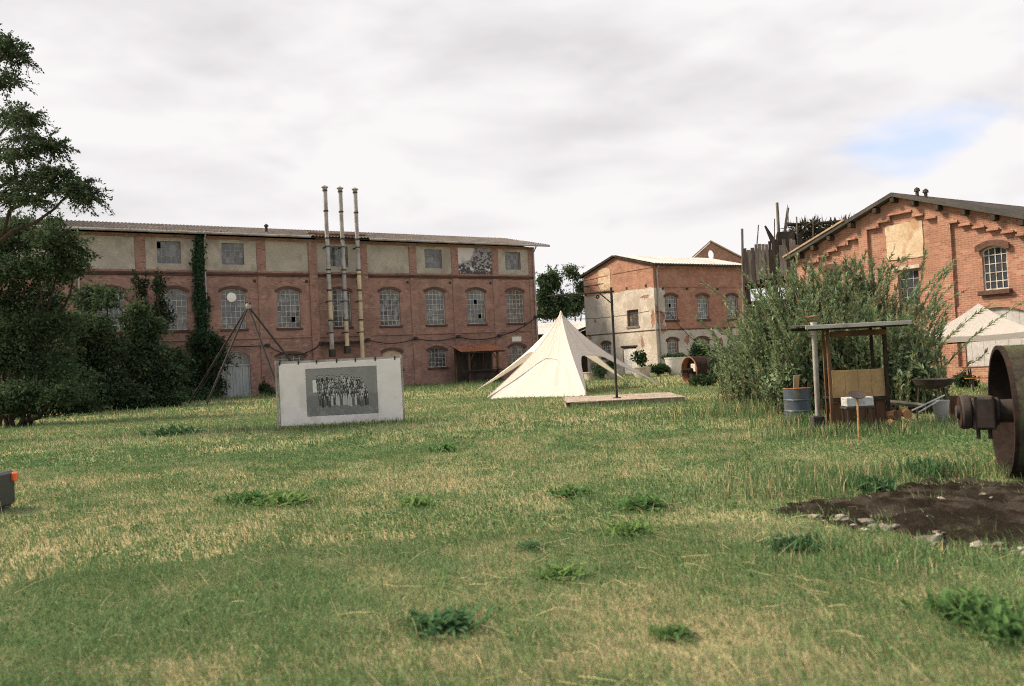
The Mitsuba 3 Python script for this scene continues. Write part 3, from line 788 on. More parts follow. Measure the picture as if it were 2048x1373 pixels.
stl = [(-6.6, 5.02), (-6.14, 5.2), (-5.66, 5.36), (-5.24, 5.52), (-4.72, 5.7), (-4.25, 5.7)]
p1 = [(-6.6, 0.6)]
for (x, z), (x2, _) in zip(stl, stl[1:]): p1 += [(x, z), (x2, z)]
rec1 = Polygon(p1 + [(-4.25, 0.6)])
recs = unary_union([rec1, rec2, rec3])
ho = unary_union([win_r, win_l, win_c, gate])
part(rb, 'wall', slab(out.difference(recs), 0, 0.12, B), 'brick_orange')
part(rb, 'wall', slab(out.difference(ho), 0.12, 0.45, B), 'brick_orange')
BL = 16.0
part(rb, 'wall', cat([bx(XL, XL + 0.4, 0.45, BL, -0.2, zt(XL), B), bx(XR - 0.4, XR, 0.45, BL, -0.2, zt(XR), B), slab(out, BL, BL + 0.4, B)]), 'brick_orange')
part(rb, 'floor', cat([bx(XL + 0.4, XR - 0.4, 0.5, BL, 0.02, 0.2, B), bx(XL + 0.4, XR - 0.4, 4.5, 4.7, 0.2, 5.4, B)]), 'inner_limewash')
# corbel courses: every step of the frieze is a course of projecting bricks
for poly in (st, stl):
    for (x, z), (x2, _) in zip(poly, poly[1:]):
        part(rb, 'corbel', cbox(x - 0.03, x + (x2 - x) * 0.82, -0.055, 0.11, z - 0.005, z + 0.075, 0.008, B), 'brick_red')
for x, x2, z in ((-3.88, -3.4, 5.98), (-3.37, -2.92, 6.16), (-2.9, -1.95, 6.36), (-1.94, -1.5, 6.16), (-1.46, -1.02, 5.98)):
    part(rb, 'corbel', cbox(x, x2, -0.055, 0.11, z - 0.005, z + 0.075, 0.008, B), 'brick_red')
part(rb, 'plaster_patch', slab(ragged(sbox(-3.13, 4.68, -1.64, 6.02), 0.012, 0.12, 8), 0.09, 0.125, B), 'tan_patch', label='blotchy tan plaster patch in the middle bay')
part(rb, 'lintel', cbox(-2.93, -1.8, 0.02, 0.2, 4.27, 4.4, 0.01, B), 'plaster_old')
part(rb, 'gate_arch', slab(affinity.translate(arch_poly(2.95, 2.98, 0.36), 0.82, 0).difference(gate).intersection(sbox(-9, 2.25, 2.24, 9)), 0.06, 0.16, B), 'brick_orange')
for i in range(11):
    x = -0.33 + i * 0.209
    c = sbox(x, 0.03, x + 0.203, 3).intersection(gate.buffer(-0.01))
    part(rb, 'gate_plank', slab(c, 0.16 + 0.006 * (i % 2), 0.22, B), 'gate_grey')
part(rb, 'roof', cat([slab(Polygon([(XL - 0.35, zt(XL - 0.35) + 0.02), (XA, ZA + 0.02), (XR + 0.35, zt(XR + 0.35) + 0.02), (XR + 0.35, zt(XR + 0.35) + 0.17), (XA, ZA + 0.17), (XL - 0.35, zt(XL - 0.35) + 0.17)]), -0.32, BL + 0.5, B)]), 'roof_felt')
part(rb, 'roof_edge', slab(Polygon([(XL - 0.4, zt(XL - 0.4) + 0.175), (-4.6, zt(-4.6) + 0.175), (-4.6, zt(-4.6) + 0.25), (XL - 0.4, zt(XL - 0.4) + 0.25)]), -0.36, 1.2, B), 'tile_edge')
for x in (-6.9, -6.2, -5.4, -4.4, -3.3, -2.54, -1.75, -0.85, 0.1, 1.1, 2.0):
    part(rb, 'purlin_end', cbox(x - 0.08, x + 0.08, -0.3, 0.1, zt(x) - 0.2, zt(x) - 0.02, 0.01, B), 'wood_dark')
for x in (-1.95, -1.62):
    part(rb, 'roof_vent', lathe([(0, 0), (0.06, 0), (0.06, 0.2), (0.11, 0.2), (0.09, 0.3), (0, 0.36)], 10, B @ trimesh.transformations.translation_matrix((x, 0.4, zt(x) + 0.15))), 'dark_iron')

# ------------------------------------------------------------------ wooden tower with brushwood, between the buildings
k = thing('wooden_tower', 'dark weathered wooden tower of vertical boards under tall scaffold poles', 'tower')
TW = frame(at(1492, 700, 47)[:2], -14)
tz = lambda v: at(1520, v, 47)[2]
def board_row(x0, x1, y, z0, z1, mats, seed, step=0.17, jag=0.12):
    r = np.random.default_rng(seed)
    n = int((x1 - x0) / step)
    for i in range(n):
        a = x0 + (x1 - x0) * i / n
        part(k, 'board', cbox(a + 0.006, a + (x1 - x0) / n - 0.006, y + r.uniform(0, 0.03), y + 0.05, z0 + r.normal(0, jag * 0.4), z1 + r.normal(0, jag), 0.004, TW), mats[r.integers(len(mats))])
ztop, zbot, zlow = tz(488), tz(568), tz(606)
board_row(0.12, 0.95, 0.0, zbot, ztop - 0.25, ['wood_grey_light', 'wood_grey_light', 'wood_grey'], 1)
board_row(0.75, 2.75, -0.08, zbot + 0.2, ztop, ['wood_grey', 'wood_grey', 'wood_dark'], 2)
board_row(2.75, 3.6, 0.1, zbot, ztop, ['wood_dark', 'wood_grey'], 3)
part(k, 'side_wall', bx(0.1, 0.16, 0.05, 2.6, zbot, ztop - 0.3, TW), 'wood_dark')
part(k, 'back_wall', bx(0.1, 3.6, 2.6, 2.66, zbot, ztop - 0.1, TW), 'wood_dark')
part(k, 'floor', bx(0.1, 3.6, 0.05, 2.6, zbot - 0.1, zbot, TW), 'wood_dark')
for x, y in ((0.3, 0.1), (1.5, 0.1), (2.4, 0.1), (3.5, 0.1), (0.3, 2.5), (1.9, 2.5), (3.5, 2.5)):
    part(k, 'post', cbox(x - 0.11, x + 0.11, y - 0.1, y + 0.1, 0, zbot + 0.1, 0.01, TW), 'wood_dark')
for i, (x0, x1, z) in enumerate(((1.2, 3.6, tz(575)), (0.1, 3.6, tz(606)), (0.1, 3.6, tz(640)))):
    part(k, 'crossbeam', cbox(x0, x1, -0.12, 0.02, z - 0.1, z + 0.1, 0.01, TW), 'rust' if i == 1 else 'wood_dark')
part(k, 'low_boarding', cat([cbox(0.2 + i * 0.42, 0.6 + i * 0.42, -0.03, 0.04, 0, tz(590 + 12 * (i % 3)) , 0.01, TW) for i in range(2, 8)] + [cbox(0.2 + i * 0.42, 0.6 + i * 0.42, -0.03, 0.04, 0, tz(612), 0.01, TW) for i in range(0, 2)]), 'wood_dark')
def pole(u0, v0, u1, v1, Y, r):
    part(k, 'pole', tube([at(u0, v0, Y), at(u1, v1, Y)], [r, r * 0.8], 7), 'wood_grey')
pole(1489, 700, 1484, 458, 46.8, 0.085)
pole(1560, 520, 1554, 406, 47.5, 0.10)
pole(1566, 490, 1576, 416, 47.5, 0.09)
pole(1513, 500, 1517, 450, 47.5, 0.04)
pole(1549, 500, 1549, 438, 47.0, 0.035)
pole(1598, 540, 1593, 434, 46.5, 0.05)
pole(1627, 530, 1626, 438, 46.5, 0.05)
pole(1582, 520, 1575, 410, 47.2, 0.025)
pole(1650, 500, 1649, 450, 47.5, 0.035)
part(k, 'top_frame', cat([tube([at(1530, 452, 47.4), at(1545, 480, 47.4), at(1560, 500, 47.4)], [0.05, 0.15, 0.2], 7), tube([at(1574, 448, 47.4), at(1600, 452, 47.4)], 0.1, 6), bx(2.0, 2.9, 0.2, 1.6, ztop - 0.3, tz(468), TW)]), 'wood_dark')
# brushwood packed on the tower
kb = thing('brushwood_rack', 'dark ragged rack of packed brushwood behind the sloping roof', 'brushwood')
nb = 2600
px_, py_ = rng.uniform(1576, 1712, nb), rng.uniform(0, 1, nb)
topy = 452 - 6 * np.sin(px_ * 0.09) - 3 * np.sin(px_ * 0.31)
bp = np.array([at(u, t + w * (530 - t), Y) for u, t, w, Y in zip(px_, topy, py_, rng.uniform(46.5, 48.6, nb))])
bd = np.stack([rng.normal(0, 0.5, nb), rng.normal(0, 0.4, nb), rng.normal(0.35, 0.4, nb)], 1)
v, f = leaves(bp, bd, rng.normal(0, 1, (nb, 3)), rng.uniform(0.3, 0.75, nb), rng.uniform(0.05, 0.12, nb), 0.3)
bc = np.repeat(np.array([0.055, 0.055, 0.04]) * rng.uniform(0.5, 1.5, (nb, 1)), 4, 0)
part(kb, 'twigs', (v, f), 'straw', color=bc, kind='stuff')
part(kb, 'rail', tube([at(1574, 450, 47.0), at(1640, 447, 47.0), at(1715, 440, 47.0)], 0.09, 6), 'wood_dark')
for u in (1600, 1625, 1655, 1690):
    part(kb, 'post', tube([at(u, 760, 47.6), at(u, 450, 47.6)], 0.1, 6), 'wood_dark')
for u, v0, dv in ((1600, 448, 12), (1630, 448, 14), (1660, 444, 18), (1668, 443, 16), (1690, 440, 22), (1703, 440, 12)):
    part(kb, 'spike', tube([at(u, v0 + 6, 47.2), at(u + 2, v0 - dv * 0.5, 47.2)], [0.12, 0.02], 5), 'wood_dark')

# ------------------------------------------------------------------ trees and shrubs


def crown(centres, n, leaf, col, spread=(0.5, 1.5), seed=1, shell=0.45):
    """leaves scattered through a set of ellipsoid clumps (x, y, z, rx, ry, rz)"""
    r = np.random.default_rng(seed)
    c = np.array(centres, float)
    vol = c[:, 3] * c[:, 4] * c[:, 5]
    pick = r.choice(len(c), n, p=vol ** 0.75 / (vol ** 0.75).sum())
    d = unit(r.normal(0, 1, (n, 3)))
    rad = r.uniform(0, 1, n) ** shell
    p = c[pick, :3] + d * c[pick, 3:] * rad[:, None] * r.uniform(0.75, 1.12, (n, 1))
    dd = unit(d * 0.5 + r.normal(0, 0.7, (n, 3)) + np.array([0, 0, -0.25]))
    nn = unit(d * 0.6 + r.normal(0, 0.6, (n, 3)) + np.array([0, 0, 0.7]))
    s = r.uniform(0.7, 1.35, n) * leaf
    v, f = leaves(p, dd, nn, s, s * r.uniform(0.45, 0.75, n))
    tone = r.uniform(spread[0], spread[1], (n, 1)) * (0.75 + 0.5 * r.random((len(c), 1))[pick])
    cc = np.asarray(col) * tone + np.array([0.03, 0.02, 0.0]) * (r.random((n, 1)) < 0.08)
    return v, f, np.repeat(np.clip(cc, 0.005, 0.6), 4, 0)


def limb(a, b, r0, r1, wob=0.06, seed=0, n=7):
    r = np.random.default_rng(seed)
    t = np.linspace(0, 1, n)[:, None]
    p = np.asarray(a, float) * (1 - t) + np.asarray(b, float) * t
    L = np.linalg.norm(np.asarray(b, float) - a)
    p[1:-1] += r.normal(0, wob * L * 0.4, (n - 2, 3))
    return tube(p, np.linspace(r0, r1, n), 8)



def split(cs, k, seed):
    """breaks every clump into k smaller, uneven ones"""
    rr = np.random.default_rng(seed)
    o = []
    for x, y, z, a, b, c in cs:
        for _ in range(k):
            d = unit(rr.normal(0, 1, 3)) * rr.uniform(0.25, 0.95) ** 0.7
            q = rr.uniform(0.25, 0.6)
            o.append((x + d[0] * a, y + d[1] * b, z + d[2] * c, a * q * rr.uniform(0.7, 1.3), b * q, c * q * rr.uniform(0.6, 1.2)))
    return o



def sprays(cs, per, L, leaf, col, seed, droop=0.35, nl=26):
    """twigs that stand out of the clumps, each with its own leaves: (leaf vertices, faces, colours), twig mesh"""
    rr = np.random.default_rng(seed)
    P, D, N, S, C_, tw = [], [], [], [], [], []
    for x, y, z, a, b, c in cs:
        for _ in range(per):
            d = unit(rr.normal(0, 1, 3) * [1, 1, 0.55])
            s0 = np.array([x, y, z]) + d * [a, b, c] * rr.uniform(0.3, 0.8)
            l = L * rr.uniform(0.5, 1.3)
            t = np.linspace(0, 1, 6)[:, None]
            k_ = s0 + d * l * t + np.array([0, 0, -droop * l]) * t ** 2 + rr.normal(0, 0.03 * l, (6, 3)) * t
            tw.append(tube(k_, np.linspace(0.012, 0.003, 6) * (1 + leaf * 4), 3, caps=False))
            u = rr.uniform(0.1, 1, nl)
            p = np.stack([np.interp(u, t[:, 0], k_[:, i]) for i in range(3)], 1)
            P.append(p + rr.normal(0, leaf * 0.35, (nl, 3))); D.append(d + rr.normal(0, 0.7, (nl, 3)) + [0, 0, -0.3]); N.append(rr.normal(0, 0.5, (nl, 3)) + [0, 0, 0.8])
            S.append(leaf * rr.uniform(0.6, 1.3, nl)); C_.append(np.asarray(col) * rr.uniform(0.6, 1.5, (nl, 1)))
    S = np.concatenate(S)
    v, f = leaves(np.vstack(P), np.vstack(D), np.vstack(N), S, S * rr.uniform(0.4, 0.7, len(S)))
    return (v, f, np.repeat(np.vstack(C_), 4, 0)), cat(tw)


def add_leaves(a, b):
    return np.vstack([a[0], b[0]]), np.vstack([a[1], b[1] + len(a[0])]), np.vstack([a[2], b[2]])


# tall tree at the left edge
k = thing('tall_tree', 'tall broadleaf tree at the left edge with open hanging branches', 'tree')
TR = np.array([-16.6, 24.6, 0.0])
px_cl = [(20, 95, 24, 38, 26), (5, 160, 24, 42, 16), (30, 112, 24, 24, 14), (30, 232, 23.5, 52, 24), (62, 238, 23, 22, 14), (12, 305, 23.5, 30, 22), (45, 308, 23, 34, 17), (92, 285, 22.8, 30, 14), (118, 290, 22.8, 14, 8), (52, 275, 23, 22, 10),
         (40, 365, 23.5, 50, 22), (100, 372, 23, 46, 20), (150, 372, 22.6, 34, 18), (180, 398, 22.5, 18, 14), (90, 345, 22.8, 20, 12), (128, 345, 22.7, 18, 10), (165, 385, 22.5, 20, 12), (60, 400, 23, 34, 12), (20, 395, 23.6, 26, 14),
         (-60, 60, 25, 60, 40), (-90, 160, 25, 70, 45), (-80, 260, 25, 60, 40), (-90, 360, 25, 70, 45), (-190, 100, 26, 70, 60), (-200, 240, 26, 80, 60), (-190, 360, 26, 70, 50), (-110, -30, 25, 60, 40)]
cl = []
for u, v, Y, a, b in px_cl:
    c = at(u, v, Y); s = Y / FPX
    cl.append((*c, a * s, max(a, b) * s * 0.9, b * s))
v, f, c = crown(cl + split(cl, 7, 5), 25000, 0.092, (0.062, 0.095, 0.055), seed=3, shell=0.6)
spr, twm = sprays(cl + split(cl, 2, 6), 9, 0.48, 0.08, (0.066, 0.10, 0.058), 77)
v, f, c = add_leaves((v, f, c), spr)
part(k, 'twigs', twm, 'bark', kind='stuff')
part(k, 'crown', (v, f), 'leaf', color=c)
part(k, 'trunk', cat([limb(TR, TR + [0.1, 0, 4.5], 0.34, 0.27, 0.03, 1), limb(TR + [0.1, 0, 4.4], TR + [0.5, -0.2, 11.5], 0.27, 0.07, 0.04, 2)]), 'bark', 40)
for i, (j, z0) in enumerate(((3, 6.2), (7, 5.6), (11, 4.9), (12, 4.7), (0, 7.4), (20, 6.4), (24, 6.0), (25, 5.0))):
    part(k, 'branch', limb(TR + [0.25, -0.1, z0], np.array(cl[j][:3]), 0.09, 0.02, 0.08, 20 + i), 'bark', 40)

# lower trees and shrubs at the left, in front of the brown building


def shrub(name, label, catg, clumps, n, leaf, col, base, seed, spread=(0.5, 1.5), group=None, stems=5):
    kk = thing(name, label, catg, group)
    v, f, c = crown(clumps + split(clumps, 5, seed), n, leaf, col, spread, seed)
    spr, twm = sprays(clumps, max(4, int(n / len(clumps) / 60)), 4.2 * leaf, leaf * 0.9, col, seed + 90, 0.2, 18)
    v, f, c = add_leaves((v, f, c), spr)
    part(kk, 'crown', (v, f), 'leaf', color=c)
    r = np.random.default_rng(seed + 50)
    sm = []
    for i in range(stems):
        q = clumps[i % len(clumps)]
        sm.append(limb(np.array([base[0] + r.normal(0, 0.25), base[1] + r.normal(0, 0.25), -0.05]), np.array(q[:3]), 0.09, 0.03, 0.05, seed + i))
    part(kk, 'stem', cat(sm), 'bark', 40)
    return kk


def px_clumps(lst, Y):
    o = []
    for u, v, a, b in lst:
        c = at(u, v, Y + ((u * 7 + v * 3) % 11 - 5) * 0.16); s = Y / FPX
        o.append((*c, a * s, max(a, b) * s * 0.85, b * s))
    return o


DK = (0.060, 0.095, 0.052)
q = px_clumps([(40, 470, 70, 42), (105, 470, 48, 36), (135, 500, 34, 30), (150, 535, 28, 24), (50, 540, 80, 40), (110, 545, 34, 28), (20, 600, 60, 40), (-60, 500, 80, 60), (-80, 610, 80, 60), (95, 610, 46, 40), (60, 660, 60, 46), (130, 655, 34, 36), (10, 700, 50, 40)], 34)
shrub('dark_tree', 'dense dark tree below the hanging branches at the left edge', 'tree', q, 17000, 0.16, DK, at(10, 800, 34)[:2], 11)
q = px_clumps([(60, 640, 70, 40), (20, 700, 70, 50), (90, 710, 60, 52), (60, 770, 90, 40), (140, 770, 60, 44), (-50, 700, 60, 60), (20, 805, 70, 30), (110, 805, 70, 26), (-60, 790, 70, 40)], 42)
shrub('dark_shrub', 'dark shrub at the left edge, widest of the row along the wall', 'shrub', q, 15000, 0.20, DK, at(50, 815, 42)[:2], 12)
q = px_clumps([(30, 710, 50, 44), (90, 735, 44, 40), (-40, 720, 60, 50), (60, 785, 60, 34), (125, 790, 36, 24), (0, 800, 60, 30), (120, 745, 26, 30)], 33)
shrub('dark_shrub', 'nearest dark shrub at the left edge, under the hanging tree', 'shrub', q, 12000, 0.13, DK, at(40, 830, 33)[:2], 22)
q = px_clumps([(178, 600, 36, 34), (215, 595, 24, 24), (170, 660, 50, 40), (215, 700, 46, 46), (170, 730, 52, 50), (215, 780, 52, 34), (128, 660, 30, 40), (170, 795, 60, 26), (250, 790, 34, 30)], 46)
shrub('dark_shrub', 'tall dark shrub reaching the second arched window from the left edge', 'shrub', q, 13000, 0.20, (0.062, 0.098, 0.054), at(180, 815, 46)[:2], 13)
q = px_clumps([(272, 640, 34, 36), (300, 660, 30, 28), (270, 700, 46, 40), (310, 720, 40, 44), (270, 765, 52, 40), (320, 770, 40, 38), (270, 800, 60, 20), (335, 800, 34, 20), (345, 730, 22, 40)], 48)
shrub('dark_shrub', 'dark shrub directly left of the ivy covered downpipe', 'shrub', q, 13000, 0.20, DK, at(285, 812, 48)[:2], 14)
q = px_clumps([(318, 575, 8, 30), (322, 615, 12, 24), (285, 575, 7, 34), (330, 640, 18, 18), (290, 620, 12, 18)], 55)
shrub('climbing_plant', 'thin climber on the wall beside the arched window left of the ivy', 'climber', q, 1600, 0.20, (0.038, 0.062, 0.035), at(310, 805, 55)[:2], 15, stems=3)
q = px_clumps([(420, 690, 36, 26), (385, 700, 30, 30), (440, 720, 22, 28), (400, 745, 36, 40), (375, 770, 26, 30), (430, 770, 24, 30), (405, 672, 24, 14), (400, 790, 44, 20)], 57)
shrub('ivy_bush', 'green ivy bush at the foot of the ivy column, left of the grey door', 'bush', q, 8000, 0.19, (0.042, 0.075, 0.042), at(405, 800, 57)[:2], 16)
# ivy up the downpipe, lying on the wall
kk = thing('climbing_ivy', 'column of green ivy climbing the brown wall up to the eaves', 'ivy')
n = 5200
zz = rng.uniform(3.6, 11.2, n)
hw = 0.33 + 0.30 * np.clip((7.5 - zz) / 3.5, 0, 1) + 0.10 * np.sin(zz * 2.1)
xx = -27.62 + rng.normal(0, 0.45, n) * hw + 0.08 * np.sin(zz * 1.3)
yy = -0.08 - np.abs(rng.normal(0, 0.14, n))
P = (M @ np.stack([xx, yy, zz, np.ones(n)], 0))[:3].T
out_ = M[:3, :3] @ np.array([0, -1.0, 0])
v, f = leaves(P, rng.normal(0, 0.6, (n, 3)) + [0, 0, -0.7], out_ + rng.normal(0, 0.45, (n, 3)), rng.uniform(0.12, 0.22, n), rng.uniform(0.1, 0.18, n))
c = np.repeat(np.array([0.040, 0.078, 0.042]) * rng.uniform(0.6, 1.5, (n, 1)), 4, 0)
part(kk, 'foliage', (v, f), 'leaf', color=c)
part(kk, 'stem', tube([(M @ [-27.62 + 0.1 * math.sin(z), -0.05, z, 1])[:3] for z in np.linspace(0, 10.8, 12)], 0.04, 6), 'bark')
q = px_clumps([(530, 778, 14, 12), (540, 786, 12, 8)], 58)
shrub('small_bush', 'small green bush by the brown wall right of the grey door', 'bush', q, 700, 0.18, (0.04, 0.07, 0.035), at(532, 795, 58)[:2], 17, stems=2)
# trees between the buildings
q = px_clumps([(1103, 568, 20, 20), (1092, 592, 18, 24), (1122, 602, 20, 18), (1108, 550, 10, 10), (1085, 560, 8, 14), (1105, 620, 34, 20)], 112)
shrub('background_tree', 'green tree behind the low white shed, nearer the brown building', 'tree', q, 7000, 0.36, (0.062, 0.098, 0.055), at(1108, 700, 112)[:2], 18)
q = px_clumps([(1143, 545, 13, 18), (1160, 575, 10, 16), (1150, 600, 18, 14), (1145, 620, 22, 14), (1163, 605, 12, 16)], 118)
shrub('background_tree', 'thin green tree showing sky gaps beside the plastered gable', 'tree', q, 3200, 0.36, (0.066, 0.10, 0.056), at(1150, 700, 118)[:2], 19)

# ------------------------------------------------------------------ big butterfly bush
k = thing('butterfly_bush', 'big grey-green bush with arching stems and withered flower spikes behind the garden stall', 'bush')
r = np.random.default_rng(21)
roots = [(6.7, 21.6, 3.1, 90), (7.4, 21.5, 3.8, 130), (8.2, 21.3, 3.55, 130), (8.9, 21.0, 3.55, 120), (9.2, 20.4, 2.6, 80), (7.1, 24.2, 2.8, 70), (7.0, 26.2, 2.1, 60), (7.2, 19.7, 2.7, 110), (8.1, 19.0, 2.4, 110), (8.7, 18.7, 2.1, 90), (6.6, 19.9, 2.2, 80), (6.4, 22.5, 2.2, 60)]
stems, LV, LF, LC, PV, PF, PC = [], [], [], [], [], [], []
lo = po = 0
for rx, ry, H, ns in roots:
    for i in range(ns):
        a = r.uniform(0, 2 * np.pi); lean = min(abs(r.normal(0, 0.30)), 0.75) + 0.04
        L = H * r.uniform(0.40, 1.06) / math.cos(min(lean, 1.0) * 0.75)
        b = np.array([rx + r.normal(0, 0.3), ry + r.normal(0, 0.3), 0])
        t = np.linspace(0, 1, 9)
        hor = (lean * 0.62 * t + lean * 0.42 * t ** 2.5) * L
        ver = L * (t * math.cos(min(lean, 1.2) * 0.6) - 0.12 * lean * t ** 3)
        s = b + np.stack([np.cos(a) * hor, np.sin(a) * hor, ver], 1) + r.normal(0, 0.02, (9, 3)) * t[:, None]
        stems.append(tube(s[:, :], np.linspace(0.016, 0.004, 9), 4, caps=False))
        m_ = int(L * 54)
        tt = np.sort(r.uniform(0.04, 0.99, m_) ** 0.9)
        P = np.stack([np.interp(tt, t, s[:, c_]) for c_ in range(3)], 1)
        tan = unit(np.stack([np.interp(tt, t, np.gradient(s[:, c_], t)) for c_ in range(3)], 1))
        side = unit(np.cross(tan, r.normal(0, 1, (m_, 3))))
        d = side * 0.6 + tan * 0.95 + np.array([0, 0, -0.12])
        ln = r.uniform(0.08, 0.17, m_)
        v, f = leaves(P, d, side * -0.2 + tan * 0.3 + np.array([0, 0, 0.9]) + r.normal(0, 0.3, (m_, 3)), ln, ln * 0.31)
        tone = r.uniform(0.65, 1.4) * r.uniform(0.75, 1.3, (m_, 1))
        col = np.array([0.175, 0.245, 0.135]) * tone
        pale = r.random(m_) < 0.10
        col[pale] = np.array([0.30, 0.35, 0.27]) * r.uniform(0.7, 1.2, (pale.sum(), 1))
        dead = r.random(m_) < 0.03
        col[dead] = [0.22, 0.16, 0.07]
        LV.append(v); LF.append(f + lo); LC.append(np.repeat(col, 4, 0)); lo += len(v)
        if r.random() < 0.34 and L > 1.7:
            nn_ = 40; tp = s[-1]; dirn = unit(s[-1] - s[-2] + np.array([0, 0, 0.03]))
            u_ = r.uniform(0, 1, nn_); ll = r.uniform(0.16, 0.32)
            P = tp + dirn * (u_ * ll)[:, None]
            sd = unit(np.cross(dirn, r.normal(0, 1, (nn_, 3))))
            v, f = leaves(P, sd * 0.8 + dirn * 0.7, dirn + sd * 0.3, 0.045 * (1.25 - u_), 0.03 * (1.25 - u_))
            pc = np.array([0.36, 0.29, 0.19]) if r.random() < 0.7 else np.array([0.24, 0.19, 0.11])
            PV.append(v); PF.append(f + po); PC.append(np.repeat(pc * r.uniform(0.7, 1.2, (nn_, 1)), 4, 0)); po += len(v)
fillc = [(rx, ry, H * 0.42, 0.62, 0.6, H * 0.42) for rx, ry, H, _ in roots]
v, f, c_ = crown(fillc + split(fillc, 6, 4), 42000, 0.115, (0.165, 0.225, 0.135), (0.6, 1.4), 23, 0.5)
LV.append(v); LF.append(f + lo); LC.append(c_)
part(k, 'stem', cat(stems), 'wood_brown')
part(k, 'foliage', (np.vstack(LV), np.vstack(LF)), 'leaf', color=np.vstack(LC))
part(k, 'flower_spike', (np.vstack(PV), np.vstack(PF)), 'leaf', color=np.vstack(PC), kind='stuff')

# ------------------------------------------------------------------ star tent
k = thing('star_tent', 'cream canvas star tent with a pointed peak and scalloped openings', 'tent')
PK = np.array([2.40, 40.6, 3.74])
anch = [np.array(a, float) for a in ((7.55, 43.9, 0.02), (6.75, 50.5, 0.02), (-2.15, 49.0, 0.02), (-1.25, 37.2, 0.02), (2.9, 34.4, 0.02))]   # right, back, left back, front left, front right


def ridge(a, t):
    t = np.asarray(t, float)
    z = PK[2] * (0.80 * (1 - t) + 0.20 * (1 - t) ** 4)
    p = PK[:2] + (a[:2] - PK[:2]) * t[..., None]
    return np.concatenate([p, (z + a[2] * t)[..., None]], -1)


def tent_panel(a, b, h, q=3.0, nw=32, nt=26, pull=0.13, skew=0.5):
    w = np.linspace(0, 1, nw); t = np.linspace(0.004, 1, nt)
    Wg, Tg = np.meshgrid(w, t, indexing='ij')
    tm = 1 - h * (1 - np.abs(2 * Wg - 1) ** q)
    tt = Tg * tm
    p = ridge(a, tt) * (1 - Wg[..., None]) + ridge(b, tt) * Wg[..., None]
    sq = np.sin(np.pi * Wg)
    p[..., :2] = PK[:2] + (p[..., :2] - PK[:2]) * (1 - pull * sq * np.sqrt(tt))[..., None]
    p[..., 2] += (0.02 * np.sin(Wg * 23 + 2 * np.sin(Wg * 9)) + 0.016 * np.sin(Wg * 47 + tt * 3)) * np.sqrt(tt) * sq + 0.05 * (meshkit.noise(np.stack([Wg * 8, tt * 5, Wg * 0 + a[0]], -1), 9) - 0.5) * sq
    ii, jj = np.meshgrid(np.arange(nw - 1), np.arange(nt - 1), indexing='ij')
    i, j = ii, jj
    f = np.stack([i * nt + j, i * nt + j + 1, (i + 1) * nt + j + 1, (i + 1) * nt + j], -1).reshape(-1, 4)
    return p.reshape(-1, 3), f, p[:, -1]


spec = [(0, 1, 0.58, 5.0), (1, 2, 0.60, 7.0), (2, 3, 0.62, 8.0), (3, 4, 0.52, 3.0), (4, 0, 0.54, 5.0)]
edges = {}
for i, j, h, q in spec:
    v, f, e = tent_panel(anch[i], anch[j], h, q)
    part(k, 'roof_panel', (v, f), 'canvas', True)
    edges[i, j] = e
    part(k, 'hem', tube(e, 0.018, 5, caps=False), 'canvas', True)
e = edges[3, 4]
w = np.linspace(0, 1, len(e))[:, None]
g = anch[3] * (1 - w) + anch[4] * w + [0.0, 0.12, 0.0]
g[:, 2] = 0.0
rows = [e * (1 - s) + g * s + np.array([0.0, 0.045, 0]) * math.sin(math.pi * min(s * 1.0, 1)) * np.cos(w * 27 + 2.5 * np.sin(w * 7) + s * 1.5) for s in np.linspace(0, 1, 9)]
n, m_ = len(e), 9
P = np.stack(rows, 1).reshape(-1, 3) + [0.0, 0.03, -0.01]
i, j = np.meshgrid(np.arange(n - 1), np.arange(m_ - 1), indexing='ij')
part(k, 'wall_panel', (P, np.stack([i * m_ + j, i * m_ + j + 1, (i + 1) * m_ + j + 1, (i + 1) * m_ + j], -1).reshape(-1, 4)), 'canvas', True)
part(k, 'centre_pole', tube([(PK[0], PK[1], 0), (PK[0], PK[1], PK[2] - 0.05)], 0.04, 8), 'wood_tan')
part(k, 'peak_cap', lathe([(0.0, 0.14), (0.03, 0.12), (0.07, 0.0), (0.16, -0.22)], 12, trimesh.transformations.translation_matrix(PK)), 'canvas', 40)
for a in anch:
    part(k, 'seam', tube(ridge(a, np.linspace(0.01, 0.97, 24)) + [0, 0, 0.004], 0.014, 5, caps=False), 'canvas', True)
for (i, j, h, q), w_ in [(sp, w__) for sp in spec for w__ in (0.33, 0.67)]:
    tl = np.linspace(0.03, 0.97, 20) * (1 - h * (1 - abs(2 * w_ - 1) ** q))
    pp = ridge(anch[i], tl) * (1 - w_) + ridge(anch[j], tl) * w_
    sq_ = math.sin(math.pi * w_)
    pp[:, :2] = PK[:2] + (pp[:, :2] - PK[:2]) * (1 - 0.13 * sq_ * np.sqrt(tl))[:, None]
    part(k, 'seam', tube(pp + [0, 0, 0.006], 0.012, 5, caps=False), 'canvas', True)
for a in anch:
    part(k, 'peg', tube([a + [0, 0, 0.12], a + [0, 0, -0.1]], 0.015, 6), 'dark_iron')

